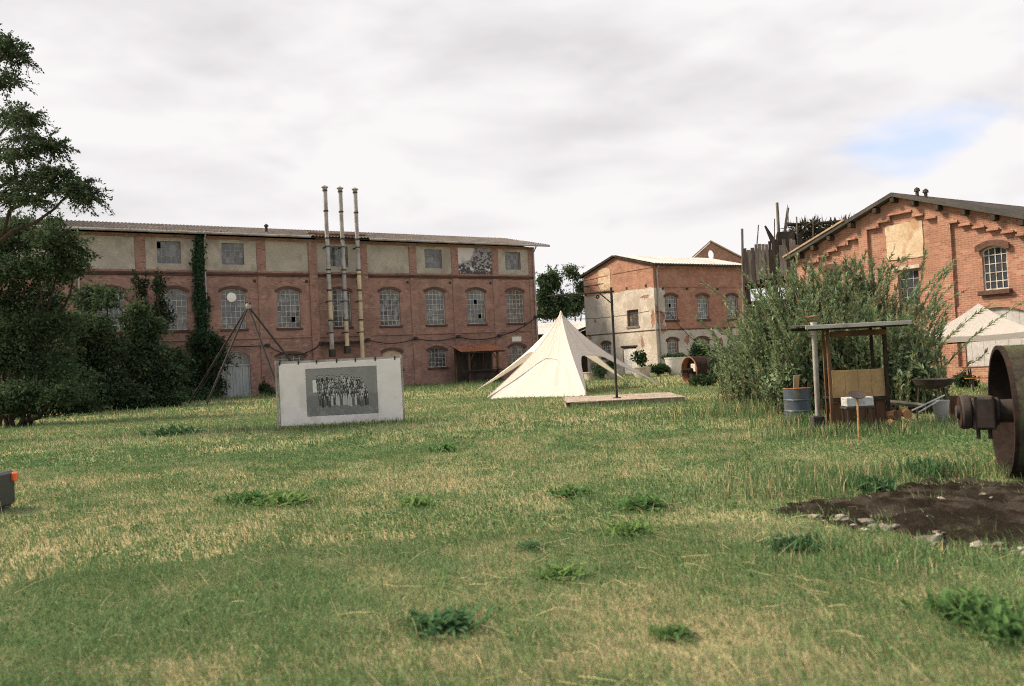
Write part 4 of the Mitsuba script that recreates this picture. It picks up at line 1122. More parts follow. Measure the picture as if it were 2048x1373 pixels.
# ------------------------------------------------------------------ stage, gallows post
DK_ = frame((1.62, 27.05), -2.5)
k = thing('stage_platform', 'low platform of weathered pale planks lying in the grass beside the tent', 'platform')
DW, DD = 3.75, 3.6
for i in range(24):
    y = i * 0.15
    j0, j1 = rng.normal(0, 0.02, 2)
    part(k, 'plank', cbox(j0, DW + j1, y + 0.004, y + 0.146, 0.175 + rng.normal(0, 0.003), 0.205 + rng.normal(0, 0.003), 0.004, DK_), 'deck_wood')
for x in (0.03, 1.2, 2.4, 3.65):
    part(k, 'joist', bx(x, x + 0.07, 0.02, DD - 0.02, -0.02, 0.172, DK_), 'wood_dark')
part(k, 'fascia', bx(0.12, DW - 0.02, 0.006, 0.028, 0.04, 0.17, DK_), 'wood_grey')
k = thing('gallows_post', 'slim dark iron post with a long crossarm standing on the plank platform', 'post')
pb = np.array([3.36, 28.1, 0.205])
ptop = np.array([3.40, 28.1, 3.84])
part(k, 'post', cbox(-0.038, 0.038, -0.038, 0.038, 0, 3.66, 0.008, frame(pb, 0)), 'dark_iron')
part(k, 'base_plate', cbox(-0.13, 0.13, -0.13, 0.13, 0, 0.02, 0.004, frame(pb, 0)), 'dark_iron')
part(k, 'crossarm', tube([ptop + [0.05, 0, -0.12], ptop + [-2.15, 0, -0.16]], 0.036, 6), 'dark_iron')
part(k, 'brace', tube([ptop + [0.0, 0, -0.55], ptop + [-0.45, 0, -0.14]], 0.022, 6), 'dark_iron')
part(k, 'pulley', lathe([(0.02, -0.03), (0.07, -0.03), (0.055, 0), (0.07, 0.03), (0.02, 0.03)], 12, along(ptop + [-0.5, 0, -0.27], (0, 1, 0))), 'dark_iron', 30)

# ------------------------------------------------------------------ billboard with the group photograph
k = thing('photo_board', 'big white board in a metal frame carrying a grey group photograph', 'board')
SB = frame((-6.60, 23.75), 2.0)
BW = 3.42
scene['board_white'] = grain((0.72, 0.70, 0.69), (0.66, 0.64, 0.63), 1.5, 18, 0.08, (0.58, 0.555, 0.53))


def print_fn(p, n, uv):
    u, v = uv.x, uv.y
    g = fbm(u * 9, v * 9, 1.0, 4)
    bg = 0.19 + 0.06 * (g - 0.5) + 0.05 * smoothstep(0.42, 0.5, v + 0.05 * (g - 0.5))
    val = mi.Float(bg) * (0.85 + 0.3 * noise(u * 130, v * 100, 2.0))
    # a white post at the left of the crowd
    val = dr.select((u > 0.095) & (u < 0.155) & (v > 0.50) & (v < 0.76), 0.62, val)
    # five ranks of people, from the back row to the front
    for k_, (base, h, n_) in enumerate(((0.70, 0.13, 19), (0.60, 0.15, 22), (0.50, 0.17, 23), (0.38, 0.19, 24), (0.23, 0.23, 21))):
        lo_, hi_ = 0.14 + 0.008 * k_, 0.80 + 0.018 * k_
        x = (u - lo_) / (hi_ - lo_) * n_
        i_ = dr.floor(x)
        r1, r2, r3 = cell_rand(i_, k_, 4), cell_rand(i_, k_, 5), cell_rand(i_, k_, 6)
        lx = x - i_ - 0.5 + (r2 - 0.5) * 0.3
        drop = 0.10 * smoothstep(0.55, 0.85, u) * (1 if k_ < 3 else 0.3)
        ly = (v - base + drop - (r3 - 0.5) * 0.05) / h
        inside = (u > lo_) & (u < hi_)
        wbody = 0.46 - 0.16 * dr.clip(ly, 0, 1)
        coat = dr.select(r1 > (0.80 if k_ < 3 else 0.72), 0.42, 0.035 + 0.09 * r2)
        bodym = inside & (dr.abs(lx) < wbody) & (ly > -0.15) & (ly < 0.72)
        val = dr.select(bodym, coat, val)
        val = dr.select(bodym & (dr.abs(lx) < 0.07) & (ly > 0.45) & (r1 < 0.6), 0.5, val)
        e_ = dr.square(lx / 0.22) + dr.square((ly - 0.86) / 0.16)
        val = dr.select(inside & (e_ < 1), 0.30 + 0.2 * r3, val)
        val = dr.select(inside & (dr.square(lx / 0.25) + dr.square((ly - 0.98) / 0.10) < 1), 0.05, val)
    val = dr.select((v < 0.17) & (noise(u * 40, v * 30, 7.0) > 0.6), val * 1.25, val)
    return mi.Color3f(val) * mi.Color3f(0.97, 1.0, 0.98)


scene['group_print'] = {'type': 'diffuse', 'reflectance': proc(print_fn)}
for a, b in ((0.0, 0.80), (0.803, 2.70), (2.703, BW)):
    part(k, 'panel', cbox(a + 0.07, b + (0.07 if b < BW else 0.03), -0.0, 0.03, 0.10, 1.83, 0.004, SB), 'board_white')
vz = np.array([(0.80, -0.004, 0.33), (2.78, -0.004, 0.33), (2.78, -0.004, 1.66), (0.80, -0.004, 1.66)])
vz = (SB @ np.c_[vz, np.ones(4)].T)[:3].T
part(k, 'print', (vz, np.array([[0, 1, 2], [0, 2, 3]])), 'group_print', uv=np.array([(0, 0), (1, 0), (1, 1), (0, 1.0)]))
for x, y in ((-0.01, 0.0), (0.035, 0.10), (BW + 0.06, 0.04)):
    part(k, 'frame_post', tube([(x, y, -0.05), (x, y, 1.93)], 0.026, 8, m=SB), 'zinc', 40)
part(k, 'top_rail', cat([tube([(-0.03, 0.06, 1.86), (BW + 0.06, 0.06, 1.86)], 0.024, 8, m=SB), bx(0.0, BW + 0.04, 0.032, 0.06, 1.835, 1.90, SB)]), 'zinc', 40)
part(k, 'bottom_rail', tube([(-0.03, 0.05, 0.12), (BW + 0.06, 0.05, 0.12)], 0.024, 8, m=SB), 'zinc', 40)
for x in (0.1, 0.62, 1.12, 1.68, 2.2, 2.75, 3.3):
    part(k, 'clip', cbox(x - 0.018, x + 0.018, -0.012, 0.09, 1.79, 1.90, 0.004, SB), 'dark_iron')
for x in (0.35, 3.1):
    part(k, 'back_stay', tube([(x, 0.06, 1.75), (x, 1.15, 0.0)], 0.022, 8, m=SB), 'zinc')

# tripod of dark poles
k = thing('pole_tripod', 'tall dark poles leaned together at the top in front of the brown building', 'poles')
ap = np.array([-14.45, 47.0, 5.35])
for a in ((-16.45, 45.4, 0), (-19.2, 50.2, 0), (-12.3, 45.2, 0), (-10.8, 47.5, 0)):
    a = np.array(a, float)
    d = unit(ap - a)
    part(k, 'pole', tube([a, ap + d * 0.25], [0.065, 0.05], 8), 'dark_iron', 40)
part(k, 'lashing', lathe([(0.12, -0.15), (0.16, 0), (0.12, 0.15)], 10, trimesh.transformations.translation_matrix(ap)), 'zinc')

# ------------------------------------------------------------------ mill rollers


def roller(name, label, c, d, R, W, rec, mats, seg=56, hub=0.55):
    """an iron-shod edge runner: drum with a hollow face, web, hub and axle block; d: towards the visible face"""
    kk = thing(name, label, 'mill wheel')
    m = along(c, d)
    part(kk, 'drum', lathe([(R - 0.05, -rec), (R - 0.045, -0.01), (R - 0.035, 0.0), (R - 0.008, 0.0), (R, -0.01), (R, -W), (R - 0.05, -W), (0.1, -W)], seg, m), mats[0], 30)
    part(kk, 'rim', lathe([(R - 0.046, -0.03), (R - 0.04, 0.012), (R + 0.004, 0.012), (R + 0.004, -0.03)], seg, m), mats[1], 30)
    part(kk, 'lining', lathe([(R - 0.062, -rec), (R - 0.05, -0.004)], seg, m), mats[1], 30)
    part(kk, 'web', lathe([(0.1, -rec + 0.05), (0.28, -rec + 0.05), (0.30, -rec), (R - 0.055, -rec)], seg, m), mats[2], 30)
    part(kk, 'axle', lathe([(0, hub + 0.06), (0.075, hub + 0.05), (0.08, -rec), (0.08, -W - 0.25), (0, -W - 0.25)], 20, m), mats[2], 30)
    part(kk, 'hub', lathe([(0.08, 0.08), (0.12, 0.08), (0.13, 0.04), (0.14, -rec + 0.05), (0.08, -rec + 0.05)], 24, m), mats[2], 30)
    return kk, m


da = np.array([-0.94, 0.34, 0.0]); da /= np.linalg.norm(da)
kk, m = roller('mill_wheel', 'huge rusty iron mill wheel at the right edge with its axle block', np.array([5.575, 9.80, 0.745]), da, 0.75, 0.95, 0.42, ('mossy_stone', 'rust', 'rust_dark'), hub=0.42)
# bearing block on the axle end: z is along the axle, x across
blk = m.copy()
part(kk, 'bearing', cat([cbox(-0.18, 0.18, -0.20, 0.18, 0.08, 0.32, 0.03, blk), lathe([(0.08, 0.33), (0.19, 0.33), (0.20, 0.35), (0.20, 0.41), (0.185, 0.43), (0.08, 0.43)], 24, blk), lathe([(0.08, 0.04), (0.16, 0.04), (0.16, 0.08), (0.08, 0.08)], 20, blk)]), 'rust_dark', 30)
part(kk, 'flange', lathe([(0.0, 0.436), (0.185, 0.436), (0.187, 0.433), (0.08, 0.431)], 24, blk), 'rust', 30)
zdn = np.linalg.inv(blk[:3, :3]) @ np.array([0, 0, -1.0])
for s in (0.14, 0.26):
    o = (blk @ [0.06, 0, s, 1])[:3] + np.array([0, 0, -0.15])
    part(kk, 'bolt', tube([o, o + [0, 0, -0.16]], 0.022, 6), 'rust_dark')
for s in (0.11, 0.29):
    o = (blk @ [0.0, 0, s, 1])[:3]
    part(kk, 'strap', cat([cbox(-0.18, 0.18, -0.2, 0.18, s - 0.015, s + 0.015, 0.004, blk)]), 'rust')
kk, m = roller('mill_wheel', 'rusty mill wheel lying in the far grass left of the big bush', np.array([8.55, 41.6, 0.68]), np.array([-0.93, -0.36, 0]) / np.linalg.norm([0.93, 0.36]), 0.70, 1.5, 0.30, ('rust', 'rust_bright', 'rust'), 40, 0.35)
part(kk, 'end_plate', cbox(-0.10, 0.30, -0.05, 0.34, -0.22, -0.18, 0.02, m), 'white_worn')

# ------------------------------------------------------------------ garden stall on the right: roof on posts over a boarded hearth
ST = frame((5.72, 15.45), -4)
k = thing('garden_stall', 'rough stall with a corrugated sheet roof on rusty posts and a tan front board', 'stall')


def sheet(x0, x1, y0, y1, z0, z1, per, amp, m, th=0.004, axis='x'):
    n = int((x1 - x0) / per * 8)
    xs = np.linspace(x0, x1, n)
    V = []
    for off in (0, th):
        for y, z in ((y0, z0), (y1, z1)):
            V.append(np.stack([xs, xs * 0 + y, z + off + amp * np.sin(2 * np.pi * xs / per)], 1))
    v = np.vstack(V); i = np.arange(n - 1)
    a, b, c_, d = 0, n, 2 * n, 3 * n
    q = [np.stack([a + i, b + i, b + i + 1, a + i + 1], 1), np.stack([c_ + i, c_ + i + 1, d + i + 1, d + i], 1), np.stack([a + i, a + i + 1, c_ + i + 1, c_ + i], 1), np.stack([b + i, d + i, d + i + 1, b + i + 1], 1)]
    q = np.vstack(q)
    e = trimesh.Trimesh(v, np.vstack([q[:, [0, 1, 2]], q[:, [0, 2, 3]]]), process=False)
    e.apply_transform(m)
    return e


part(k, 'roof', sheet(-0.50, 1.30, -0.45, 1.0, 1.95, 1.99, 0.076, 0.008, ST), 'roof_felt_grey', 40)
part(k, 'roof_trim', cbox(-0.51, 1.31, -0.475, -0.452, 1.895, 1.962, 0.004, ST), 'zinc')
part(k, 'roof_batten', cat([cbox(-0.45, 1.26, -0.40, -0.34, 1.865, 1.92, 0.005, ST), cbox(-0.45, 1.26, 0.8, 0.86, 1.89, 1.95, 0.005, ST)]), 'wood_dark')
part(k, 'roof_beam', cbox(0.05, 1.02, -0.06, 0.02, 1.74, 1.84, 0.006, ST), 'wood_brown')
for x, y, w in ((0.0, 0.0, 0.028), (0.10, 0.62, 0.024), (1.0, 0.0, 0.03), (0.98, 0.62, 0.024)):
    part(k, 'post', cbox(x - w, x + w, y - w, y + w, -0.05, 1.9, 0.005, ST), 'rust' if x > 0.5 else 'wood_brown')
for i in range(4):
    a = 0.045 + i * 0.232
    part(k, 'front_board', cbox(a, a + 0.229, 0.03, 0.055 + 0.002 * (i % 2), 0.63, 1.13, 0.004, ST), 'wood_tan')
for i in range(5):
    a = 0.04 + i * 0.188
    part(k, 'base_board', cbox(a, a + 0.182, 0.04 + 0.006 * (i % 2), 0.07, 0.02, 0.56 + 0.02 * (i % 3), 0.005, ST), 'wood_brown')
part(k, 'rail', cbox(0.0, 1.02, -0.01, 0.035, 0.565, 0.62, 0.005, ST), 'wood_dark')
part(k, 'counter', cbox(0.03, 0.99, 0.06, 0.6, 0.6, 0.64, 0.006, ST), 'wood_dark')
k = thing('stove_pipe', 'grey metal stovepipe with a white top and rusty cap rising through the stall roof', 'pipe')
pa, pbm = (ST @ [-0.13, 0.42, 0.28, 1])[:3], (ST @ [-0.20, 0.12, 2.03, 1])[:3]
part(k, 'pipe', tube([pa, pa * 0.6 + pbm * 0.4, pa * 0.12 + pbm * 0.88], 0.048, 12), 'zinc', 50)
part(k, 'collar', tube([pa * 0.13 + pbm * 0.87, pbm], 0.056, 12), 'white_worn', 50)
part(k, 'cap', cat([lathe([(0, 0.012), (0.13, 0.0), (0.13, 0.008), (0, 0.022)], 14, trimesh.transformations.translation_matrix(pbm + [0, 0, 0.10])), tube([pbm + [0.04, 0, -0.02], pbm + [0.04, 0, 0.11]], 0.006, 5), tube([pbm + [-0.04, 0, -0.02], pbm + [-0.04, 0, 0.11]], 0.006, 5)]), 'rust_bright')
part(k, 'shade_box', cbox(-0.26, -0.04, 0.3, 0.55, 0.0, 0.30, 0.02, ST), 'dark_iron')  # dark box added where only shade lies below the pipe
# enamel grill box on legs
GR = frame((5.80, 14.95), -3)
k = thing('grill_table', 'pale grey grill box on thin dark legs in front of the tan stall board', 'grill')
part(k, 'box', cbox(0, 0.47, 0, 0.3, 0.50, 0.66, 0.012, GR), 'grey_enamel')
part(k, 'tray', cbox(-0.015, 0.485, -0.015, 0.315, 0.455, 0.495, 0.006, GR), 'dark_iron')
for x in (0.012, 0.458):
    for y in (0.01, 0.29):
        part(k, 'leg', tube([(x, y, 0.46), (x + (0.012 if x < 0.2 else -0.012), y, -0.03)], 0.011, 6, m=GR), 'dark_iron')
k = thing('round_topped_stake', 'wooden stake with a dark round pan on top, in front of the grill', 'stake')
part(k, 'stake', tube([(5.60, 14.0, -0.05), (5.625, 14.03, 0.70)], 0.017, 8), 'wood_fresh', 40)
part(k, 'pan', lathe([(0, 0.70), (0.08, 0.70), (0.135, 0.715), (0.14, 0.73), (0.13, 0.73), (0.08, 0.715), (0, 0.715)], 20, trimesh.transformations.translation_matrix((5.625, 14.03, 0.04)) @ trimesh.transformations.rotation_matrix(0.42, [1, 0, 0], [0, 0, 0.72])), 'rust_dark', 30)
# barrel
k = thing('oil_barrel', 'dented blue steel barrel with a rusty rim holding scrap wood', 'barrel')
BR = trimesh.transformations.translation_matrix((5.98, 18.1, -0.02))
R0 = 0.275
part(k, 'drum', lathe([(R0 - 0.01, 0.70), (R0 - 0.012, 0.03), (R0 - 0.012, 0.02)][::-1] + [] if False else [(0.0, 0.03), (R0, 0.03), (R0, 0.0), (R0 + 0.006, 0.01), (R0 + 0.006, 0.03), (R0, 0.05), (R0, 0.25), (R0 + 0.012, 0.27), (R0, 0.29), (R0, 0.48), (R0 + 0.012, 0.50), (R0, 0.52), (R0, 0.74), (R0 - 0.008, 0.74), (R0 - 0.012, 0.06)], 32, BR), 'barrel_blue', 30)
part(k, 'rim', lathe([(R0 - 0.012, 0.735), (R0 + 0.008, 0.735), (R0 + 0.01, 0.75), (R0 - 0.008, 0.755)], 32, BR), 'rust_bright', 30)
for i, (dx, dy, h, tl, mat, lb) in enumerate(((-0.08, -0.02, 1.02, 0.10, 'wood_tan', 'wide'), (0.06, 0.05, 0.98, -0.05, 'wood_fresh', 'narrow'), (0.15, -0.08, 0.86, 0.12, 'wood_brown', 'dark'))):
    kq = thing('scrap_board', f'{["widest tan", "narrow upright", "short dark"][i]} board end sticking out of the blue barrel', 'board')
    body(kq, cbox(-0.06 + 0.02 * i, 0.06 - 0.015 * i, -0.012, 0.012, 0, h - 0.1, 0.004, trimesh.transformations.translation_matrix((5.98 + dx, 18.1 + dy, 0.08)) @ trimesh.transformations.rotation_matrix(tl, [0, 1, 0])), mat)
# firewood
spots_ = [(0, 0, 0.10), (0.17, 0.02, 0.09), (0.33, -0.02, 0.085), (0.08, 0.05, 0.10), (0.25, 0.04, 0.085), (0.42, 0.0, 0.07)]
names_ = ['left log at the bottom of the firewood heap', 'middle log at the bottom of the firewood heap', 'right log at the bottom of the firewood heap', 'left log on top of the firewood heap', 'right log on top of the firewood heap', 'small outermost log right of the firewood heap']
for i, (dx, dy, r_) in enumerate(spots_):
    kq = thing('log', 'split log, ' + names_[i], 'log', 'logs of the firewood heap beside the stall')
    zc = r_ if i in (0, 1, 2, 5) else 0.10 + 0.16 + 0.01 * i
    o = np.array([6.72 + dx, 15.15 + dy, zc])
    rr = np.random.default_rng(70 + i)
    ang = np.linspace(0, 2 * np.pi, 10)[:-1]
    rad = r_ * (1 + rr.normal(0, 0.13, 9))
    pol = Polygon(np.stack([rad * np.cos(ang), rad * np.sin(ang)], 1))
    e = trimesh.creation.extrude_polygon(pol, 0.34 + 0.05 * rr.random(), engine='earcut')
    e.apply_transform(along(o, (rr.normal(0, 0.15), 1, rr.normal(0, 0.05))))
    body(kq, e, 'wood_fresh' if i % 2 == 0 else 'wood_brown')
k = thing('plank', 'long grey plank leaning from the stall towards the fire bowl', 'plank')
body(k, tube([(6.72, 16.1, 0.52), (7.75, 16.2, 0.36)], 0.045, 4), 'wood_grey_light')
for i, (a, b, lb) in enumerate((((7.05, 15.2, 0.36), (7.85, 15.6, 0.58), 'upper pale green pole slanting up from the firewood'), ((7.12, 15.1, 0.33), (7.7, 15.5, 0.50), 'lower pale green pole slanting up from the firewood'))):
    k = thing('garden_pole', lb, 'pole')
    body(k, tube([a, b], 0.014, 6), 'grey_enamel')
FB = trimesh.transformations.translation_matrix((8.15, 16.6, 0))
k = thing('fire_bowl', 'shallow rusty fire bowl on three legs under the dark bush', 'fire bowl')
part(k, 'bowl', lathe([(0, 0.66), (0.15, 0.67), (0.30, 0.74), (0.37, 0.84), (0.385, 0.84), (0.31, 0.725), (0.15, 0.65), (0, 0.64)], 28, FB), 'rust_dark', 30)
for a in (0.4, 2.5, 4.6):
    part(k, 'leg', tube([(0.26 * math.cos(a), 0.26 * math.sin(a), 0.70), (0.34 * math.cos(a), 0.34 * math.sin(a), -0.03)], 0.018, 6, m=FB), 'rust_dark')
k = thing('zinc_bucket', 'grey zinc bucket below the rusty fire bowl', 'bucket')
part(k, 'body', lathe([(0, 0.0), (0.10, 0.0), (0.15, 0.40), (0.157, 0.40), (0.157, 0.415), (0.14, 0.41), (0.095, 0.02), (0, 0.02)], 24, trimesh.transformations.translation_matrix((7.92, 15.9, 0.05))), 'zinc', 30)
part(k, 'handle', tube([(7.92 + 0.15 * math.cos(t), 15.9, 0.45 - 0.1 * math.sin(t)) for t in np.linspace(0, math.pi, 9)], 0.006, 5), 'dark_iron')
k = thing('wooden_stump', 'brown upright wooden stump right of the zinc bucket', 'stump')
body(k, lathe([(0, 0), (0.09, 0), (0.075, 0.25), (0.08, 0.55), (0, 0.56)], 9, trimesh.transformations.translation_matrix((8.22, 16.0, -0.02))), 'wood_brown')

# ------------------------------------------------------------------ canopy with a bench table
CN = frame((13.95, 25.4), -32)
k = thing('pop_up_canopy', 'white pop-up canopy on dark legs before the orange brick building', 'canopy')
W2 = 1.45
ez, pz = 1.72, 2.62


def canopy_cloth():
    n = 14
    vs, fs = [], []
    cs = [(-W2, -W2), (W2, -W2), (W2, W2), (-W2, W2)]
    for a in range(4):
        (xa, ya), (xb, yb) = cs[a], cs[(a + 1) % 4]
        o = len(vs)
        for i in range(n + 1):
            for j in range(n + 1):
                t, w = i / n, j / n
                x, y = (xa * (1 - w) + xb * w) * t, (ya * (1 - w) + yb * w) * t
                z = ez + (pz - ez) * ((1 - t) * 0.75 + 0.25 * (1 - t) ** 2.5) - 0.07 * math.sin(math.pi * w) * t
                vs.append((x, y, z))
        for i in range(n):
            for j in range(n):
                q = o + i * (n + 1) + j
                fs += [(q, q + n + 1, q + n + 2, q + 1)]
    v = np.array(vs)
    return (CN @ np.c_[v, np.ones(len(v))].T)[:3].T, np.array(fs)


part(k, 'cloth', canopy_cloth(), 'canopy_cloth', True)
for a in range(4):
    cs = [(-W2, -W2), (W2, -W2), (W2, W2), (-W2, W2)]
    (xa, ya), (xb, yb) = cs[a], cs[(a + 1) % 4]
    w = np.linspace(0, 1, 15)
    tp = np.stack([xa + (xb - xa) * w, ya + (yb - ya) * w, ez - 0.07 * np.sin(np.pi * w)], 1)
    lo = tp - [0, 0, 0.16]
    V = (CN @ np.c_[np.vstack([tp, lo]), np.ones(30)].T)[:3].T
    i = np.arange(14)
    part(k, 'valance', (V, np.stack([i, i + 15, i + 16, i + 1], 1)), 'canopy_cloth')
for x, y in ((-1, -1), (1, -1), (1, 1), (-1, 1)):
    part(k, 'leg', tube([(x * 1.36, y * 1.36, 0), (x * 1.36, y * 1.36, ez - 0.02)], 0.028, 6, m=CN), 'dark_iron')
part(k, 'truss', cat([tube([(-1.36, -1.36, ez - 0.28), (1.36, -1.36, ez - 0.16)], 0.022, 6, m=CN), tube([(-1.36, 1.36, ez - 0.22), (1.36, 1.36, ez - 0.16)], 0.022, 6, m=CN)]), 'dark_iron')
TB = frame((13.75, 25.55), -20)
k = thing('beer_table', 'orange folding beer table under the white canopy', 'table')
part(k, 'top', cbox(-0.3, 1.4, -0.25, 0.25, 0.70, 0.73, 0.006, TB), 'wood_bench')
part(k, 'leg', cat([tube([(-0.1, -0.2, 0.7), (-0.05, -0.2, 0)], 0.018, 6, m=TB), tube([(-0.1, 0.2, 0.7), (-0.05, 0.2, 0)], 0.018, 6, m=TB)]), 'dark_iron')
part(k, 'leg', cat([tube([(1.1, -0.2, 0.7), (1.05, -0.2, 0)], 0.018, 6, m=TB), tube([(1.1, 0.2, 0.7), (1.05, 0.2, 0)], 0.018, 6, m=TB)]), 'dark_iron')
k = thing('beer_bench', 'low orange folding bench before the beer table', 'bench')
part(k, 'seat', cbox(-0.3, 1.4, -0.68, -0.45, 0.40, 0.425, 0.005, TB), 'wood_bench')
for x in (-0.1, 1.1):
    part(k, 'leg', cat([tube([(x, -0.66, 0.4), (x, -0.66, 0)], 0.015, 6, m=TB), tube([(x, -0.47, 0.4), (x, -0.47, 0)], 0.015, 6, m=TB)]), 'dark_iron')

# ------------------------------------------------------------------ planters and weeds by the plastered building


def planter(name, label, p, r0, r1, h, mat):
    kk = thing(name, label, 'planter')
    body(kk, lathe([(0, 0), (r0, 0), (r1, h - 0.06), (r1 + 0.04, h - 0.06), (r1 + 0.04, h), (r1 - 0.03, h), (r1 - 0.05, h - 0.1), (0, h - 0.1)], 24, trimesh.transformations.translation_matrix((p[0], p[1], -0.02))), mat, 30)


def bushlet(name, label, p, z0, rx, rz, n, leaf, col, seed, cat_='plant'):
    kk = thing(name, label, cat_)
    rr = np.random.default_rng(seed)
    cs = [(p[0] + rr.normal(0, rx * 0.4), p[1] + rr.normal(0, rx * 0.3), z0 + rz * rr.uniform(0.6, 1.2), rx * rr.uniform(0.5, 0.8), rx * 0.6, rz * rr.uniform(0.5, 0.8)) for _ in range(4)]
    v, f, c = crown(cs, n, leaf, col, (0.6, 1.5), seed)
    part(kk, 'foliage', (v, f), 'leaf', color=c)
    part(kk, 'stem', cat([limb((p[0], p[1], z0 - 0.05), np.array(c_[:3]), 0.03, 0.01, 0.05, seed + i, 5) for i, c_ in enumerate(cs)]), 'bark')


p = at(1350, 735, 60); planter('planter', 'tall white tapering planter by the side wall of the plastered building', p, 0.42, 0.72, 1.3, 'white_worn')
bushlet('potted_plant', 'trailing green plant in the tall white planter', p, 1.15, 0.75, 0.22, 700, 0.16, (0.045, 0.08, 0.04), 31)
p = at(1284, 738, 59); planter('planter', 'low pale planter in front of the white door', p, 0.5, 0.62, 0.75, 'plaster_old')
bushlet('potted_plant', 'leafy upright plant in the low planter before the white door', p, 0.7, 0.42, 0.75, 420, 0.2, (0.05, 0.085, 0.04), 32)
p = at(1218, 740, 58); planter('planter', 'pale planter seen through the right opening of the tent', p, 0.55, 0.66, 0.7, 'plaster_old')
bushlet('potted_plant', 'dark round plant in the planter seen beside the tent opening', p, 0.65, 0.5, 0.4, 500, 0.17, (0.035, 0.065, 0.035), 33)
p = at(1184, 742, 58); planter('planter', 'leftmost pale planter by the plastered gable', p, 0.5, 0.6, 0.6, 'plaster_old')
bushlet('wall_bush', 'pale green bush seen through the tent opening', at(1200, 745, 57), 0.1, 0.6, 0.6, 900, 0.16, (0.06, 0.10, 0.06), 34, 'bush')
bushlet('wall_bush', 'low dark green bush at the corner of the plastered building', at(1318, 748, 60), 0.05, 0.95, 0.45, 1200, 0.18, (0.032, 0.06, 0.03), 35, 'bush')
bushlet('wall_bush', 'green bush against the side wall beside the second ground floor window', at(1405, 730, 61), 0.3, 0.9, 1.1, 1800, 0.19, (0.042, 0.075, 0.04), 36, 'bush')
bushlet('wall_bush', 'bright weedy bush beside the far rusty mill wheel', at(1405, 760, 38.5), 0.05, 0.5, 0.32, 1000, 0.13, (0.05, 0.085, 0.042), 37, 'bush')
bushlet('wall_bush', 'tall grey-green bush between the far mill wheel and the big bush', at(1442, 745, 36), 0.1, 0.75, 0.85, 2200, 0.14, (0.062, 0.095, 0.058), 38, 'bush')
bushlet('wall_bush', 'low plants along the brown wall behind the tent rope', at(985, 762, 66), 0.0, 1.2, 0.22, 600, 0.18, (0.045, 0.08, 0.04), 39, 'plants')
bushlet('wall_bush', 'dark plants below the right brick building beside the table', at(1940, 780, 27), 0.0, 0.5, 0.3, 700, 0.11, (0.035, 0.06, 0.03), 40, 'plants')

# ------------------------------------------------------------------ dark box at the left edge
k = thing('plastic_box', 'black plastic box with an orange reflector at the left edge of the lawn', 'box')
BX = frame((-6.53, 10.7), 6)
part(k, 'body', cat([cbox(-0.75, -0.01, 0, 0.5, 0.06, 0.50, 0.03, BX), cbox(-0.72, -0.05, 0.03, 0.46, -0.02, 0.07, 0.01, BX)]), 'dark_plastic')
part(k, 'reflector', cbox(-0.04, 0.03, 0.40, 0.51, 0.36, 0.475, 0.015, BX), 'lens_orange')

# ------------------------------------------------------------------ rubble in the bare earth


def stone(p, sx, sy, sz, seed, mat, label, grp):
    kq = thing('stone', label, 'stone', grp)
    rr = np.random.default_rng(seed)
    pts = unit(rr.normal(0, 1, (18, 3))) * [sx, sy, sz] * rr.uniform(0.8, 1.1, (18, 1))
    e = trimesh.convex.convex_hull(pts)
    e.apply_translation(p)
    body(kq, e, mat)


g_ = gnd(1868, 1012); stone(g_ + [0, 0, 0.05], 0.16, 0.11, 0.035, 1, 'stone_pale', 'flat pale stone slab, largest on the bare earth', None)
g_ = gnd(1812, 1022); stone(g_ + [0, 0, 0.04], 0.07, 0.05, 0.03, 2, 'stone_pale', 'small flat pale stone left of the largest slab', None)
rr = np.random.default_rng(44)
ed = LineString([(2.5, 7.9), (2.74, 7.42), (3.06, 6.98), (3.27, 6.5), (3.64, 6.22), (3.9, 5.8)])
for i in range(46):
    p = ed.interpolate(rr.uniform(0.02, 0.98), normalized=True)
    s = rr.uniform(0.012, 0.05) * rr.uniform(0.6, 1.3) * (1.9 if i % 7 == 0 else 1)
    q_ = (p.x + rr.normal(0.10, 0.12), p.y + rr.normal(0.06, 0.13))
    stone(np.array([*q_, float(hz(*q_)) + 0.03]), s * rr.uniform(1, 1.7), s, s * 0.6, 100 + i, 'stone_pale' if rr.random() < 0.2 else 'stone_grey', 'small rubble stone along the front edge of the bare earth', 'rubble stones along the earth edge')
for i in range(16):
    p = (rr.uniform(2.9, 5.2), rr.uniform(7.0, 8.9))
    if not EARTH.contains(Point(p)): continue
    s = rr.uniform(0.015, 0.045)
    stone(np.array([*p, float(hz(*p)) + 0.045]), s * rr.uniform(1, 1.6), s, s * 0.5, 200 + i, 'stone_grey', 'small grey stone scattered on the bare earth', 'stones scattered on the bare earth')

# ------------------------------------------------------------------ weeds in the lawn


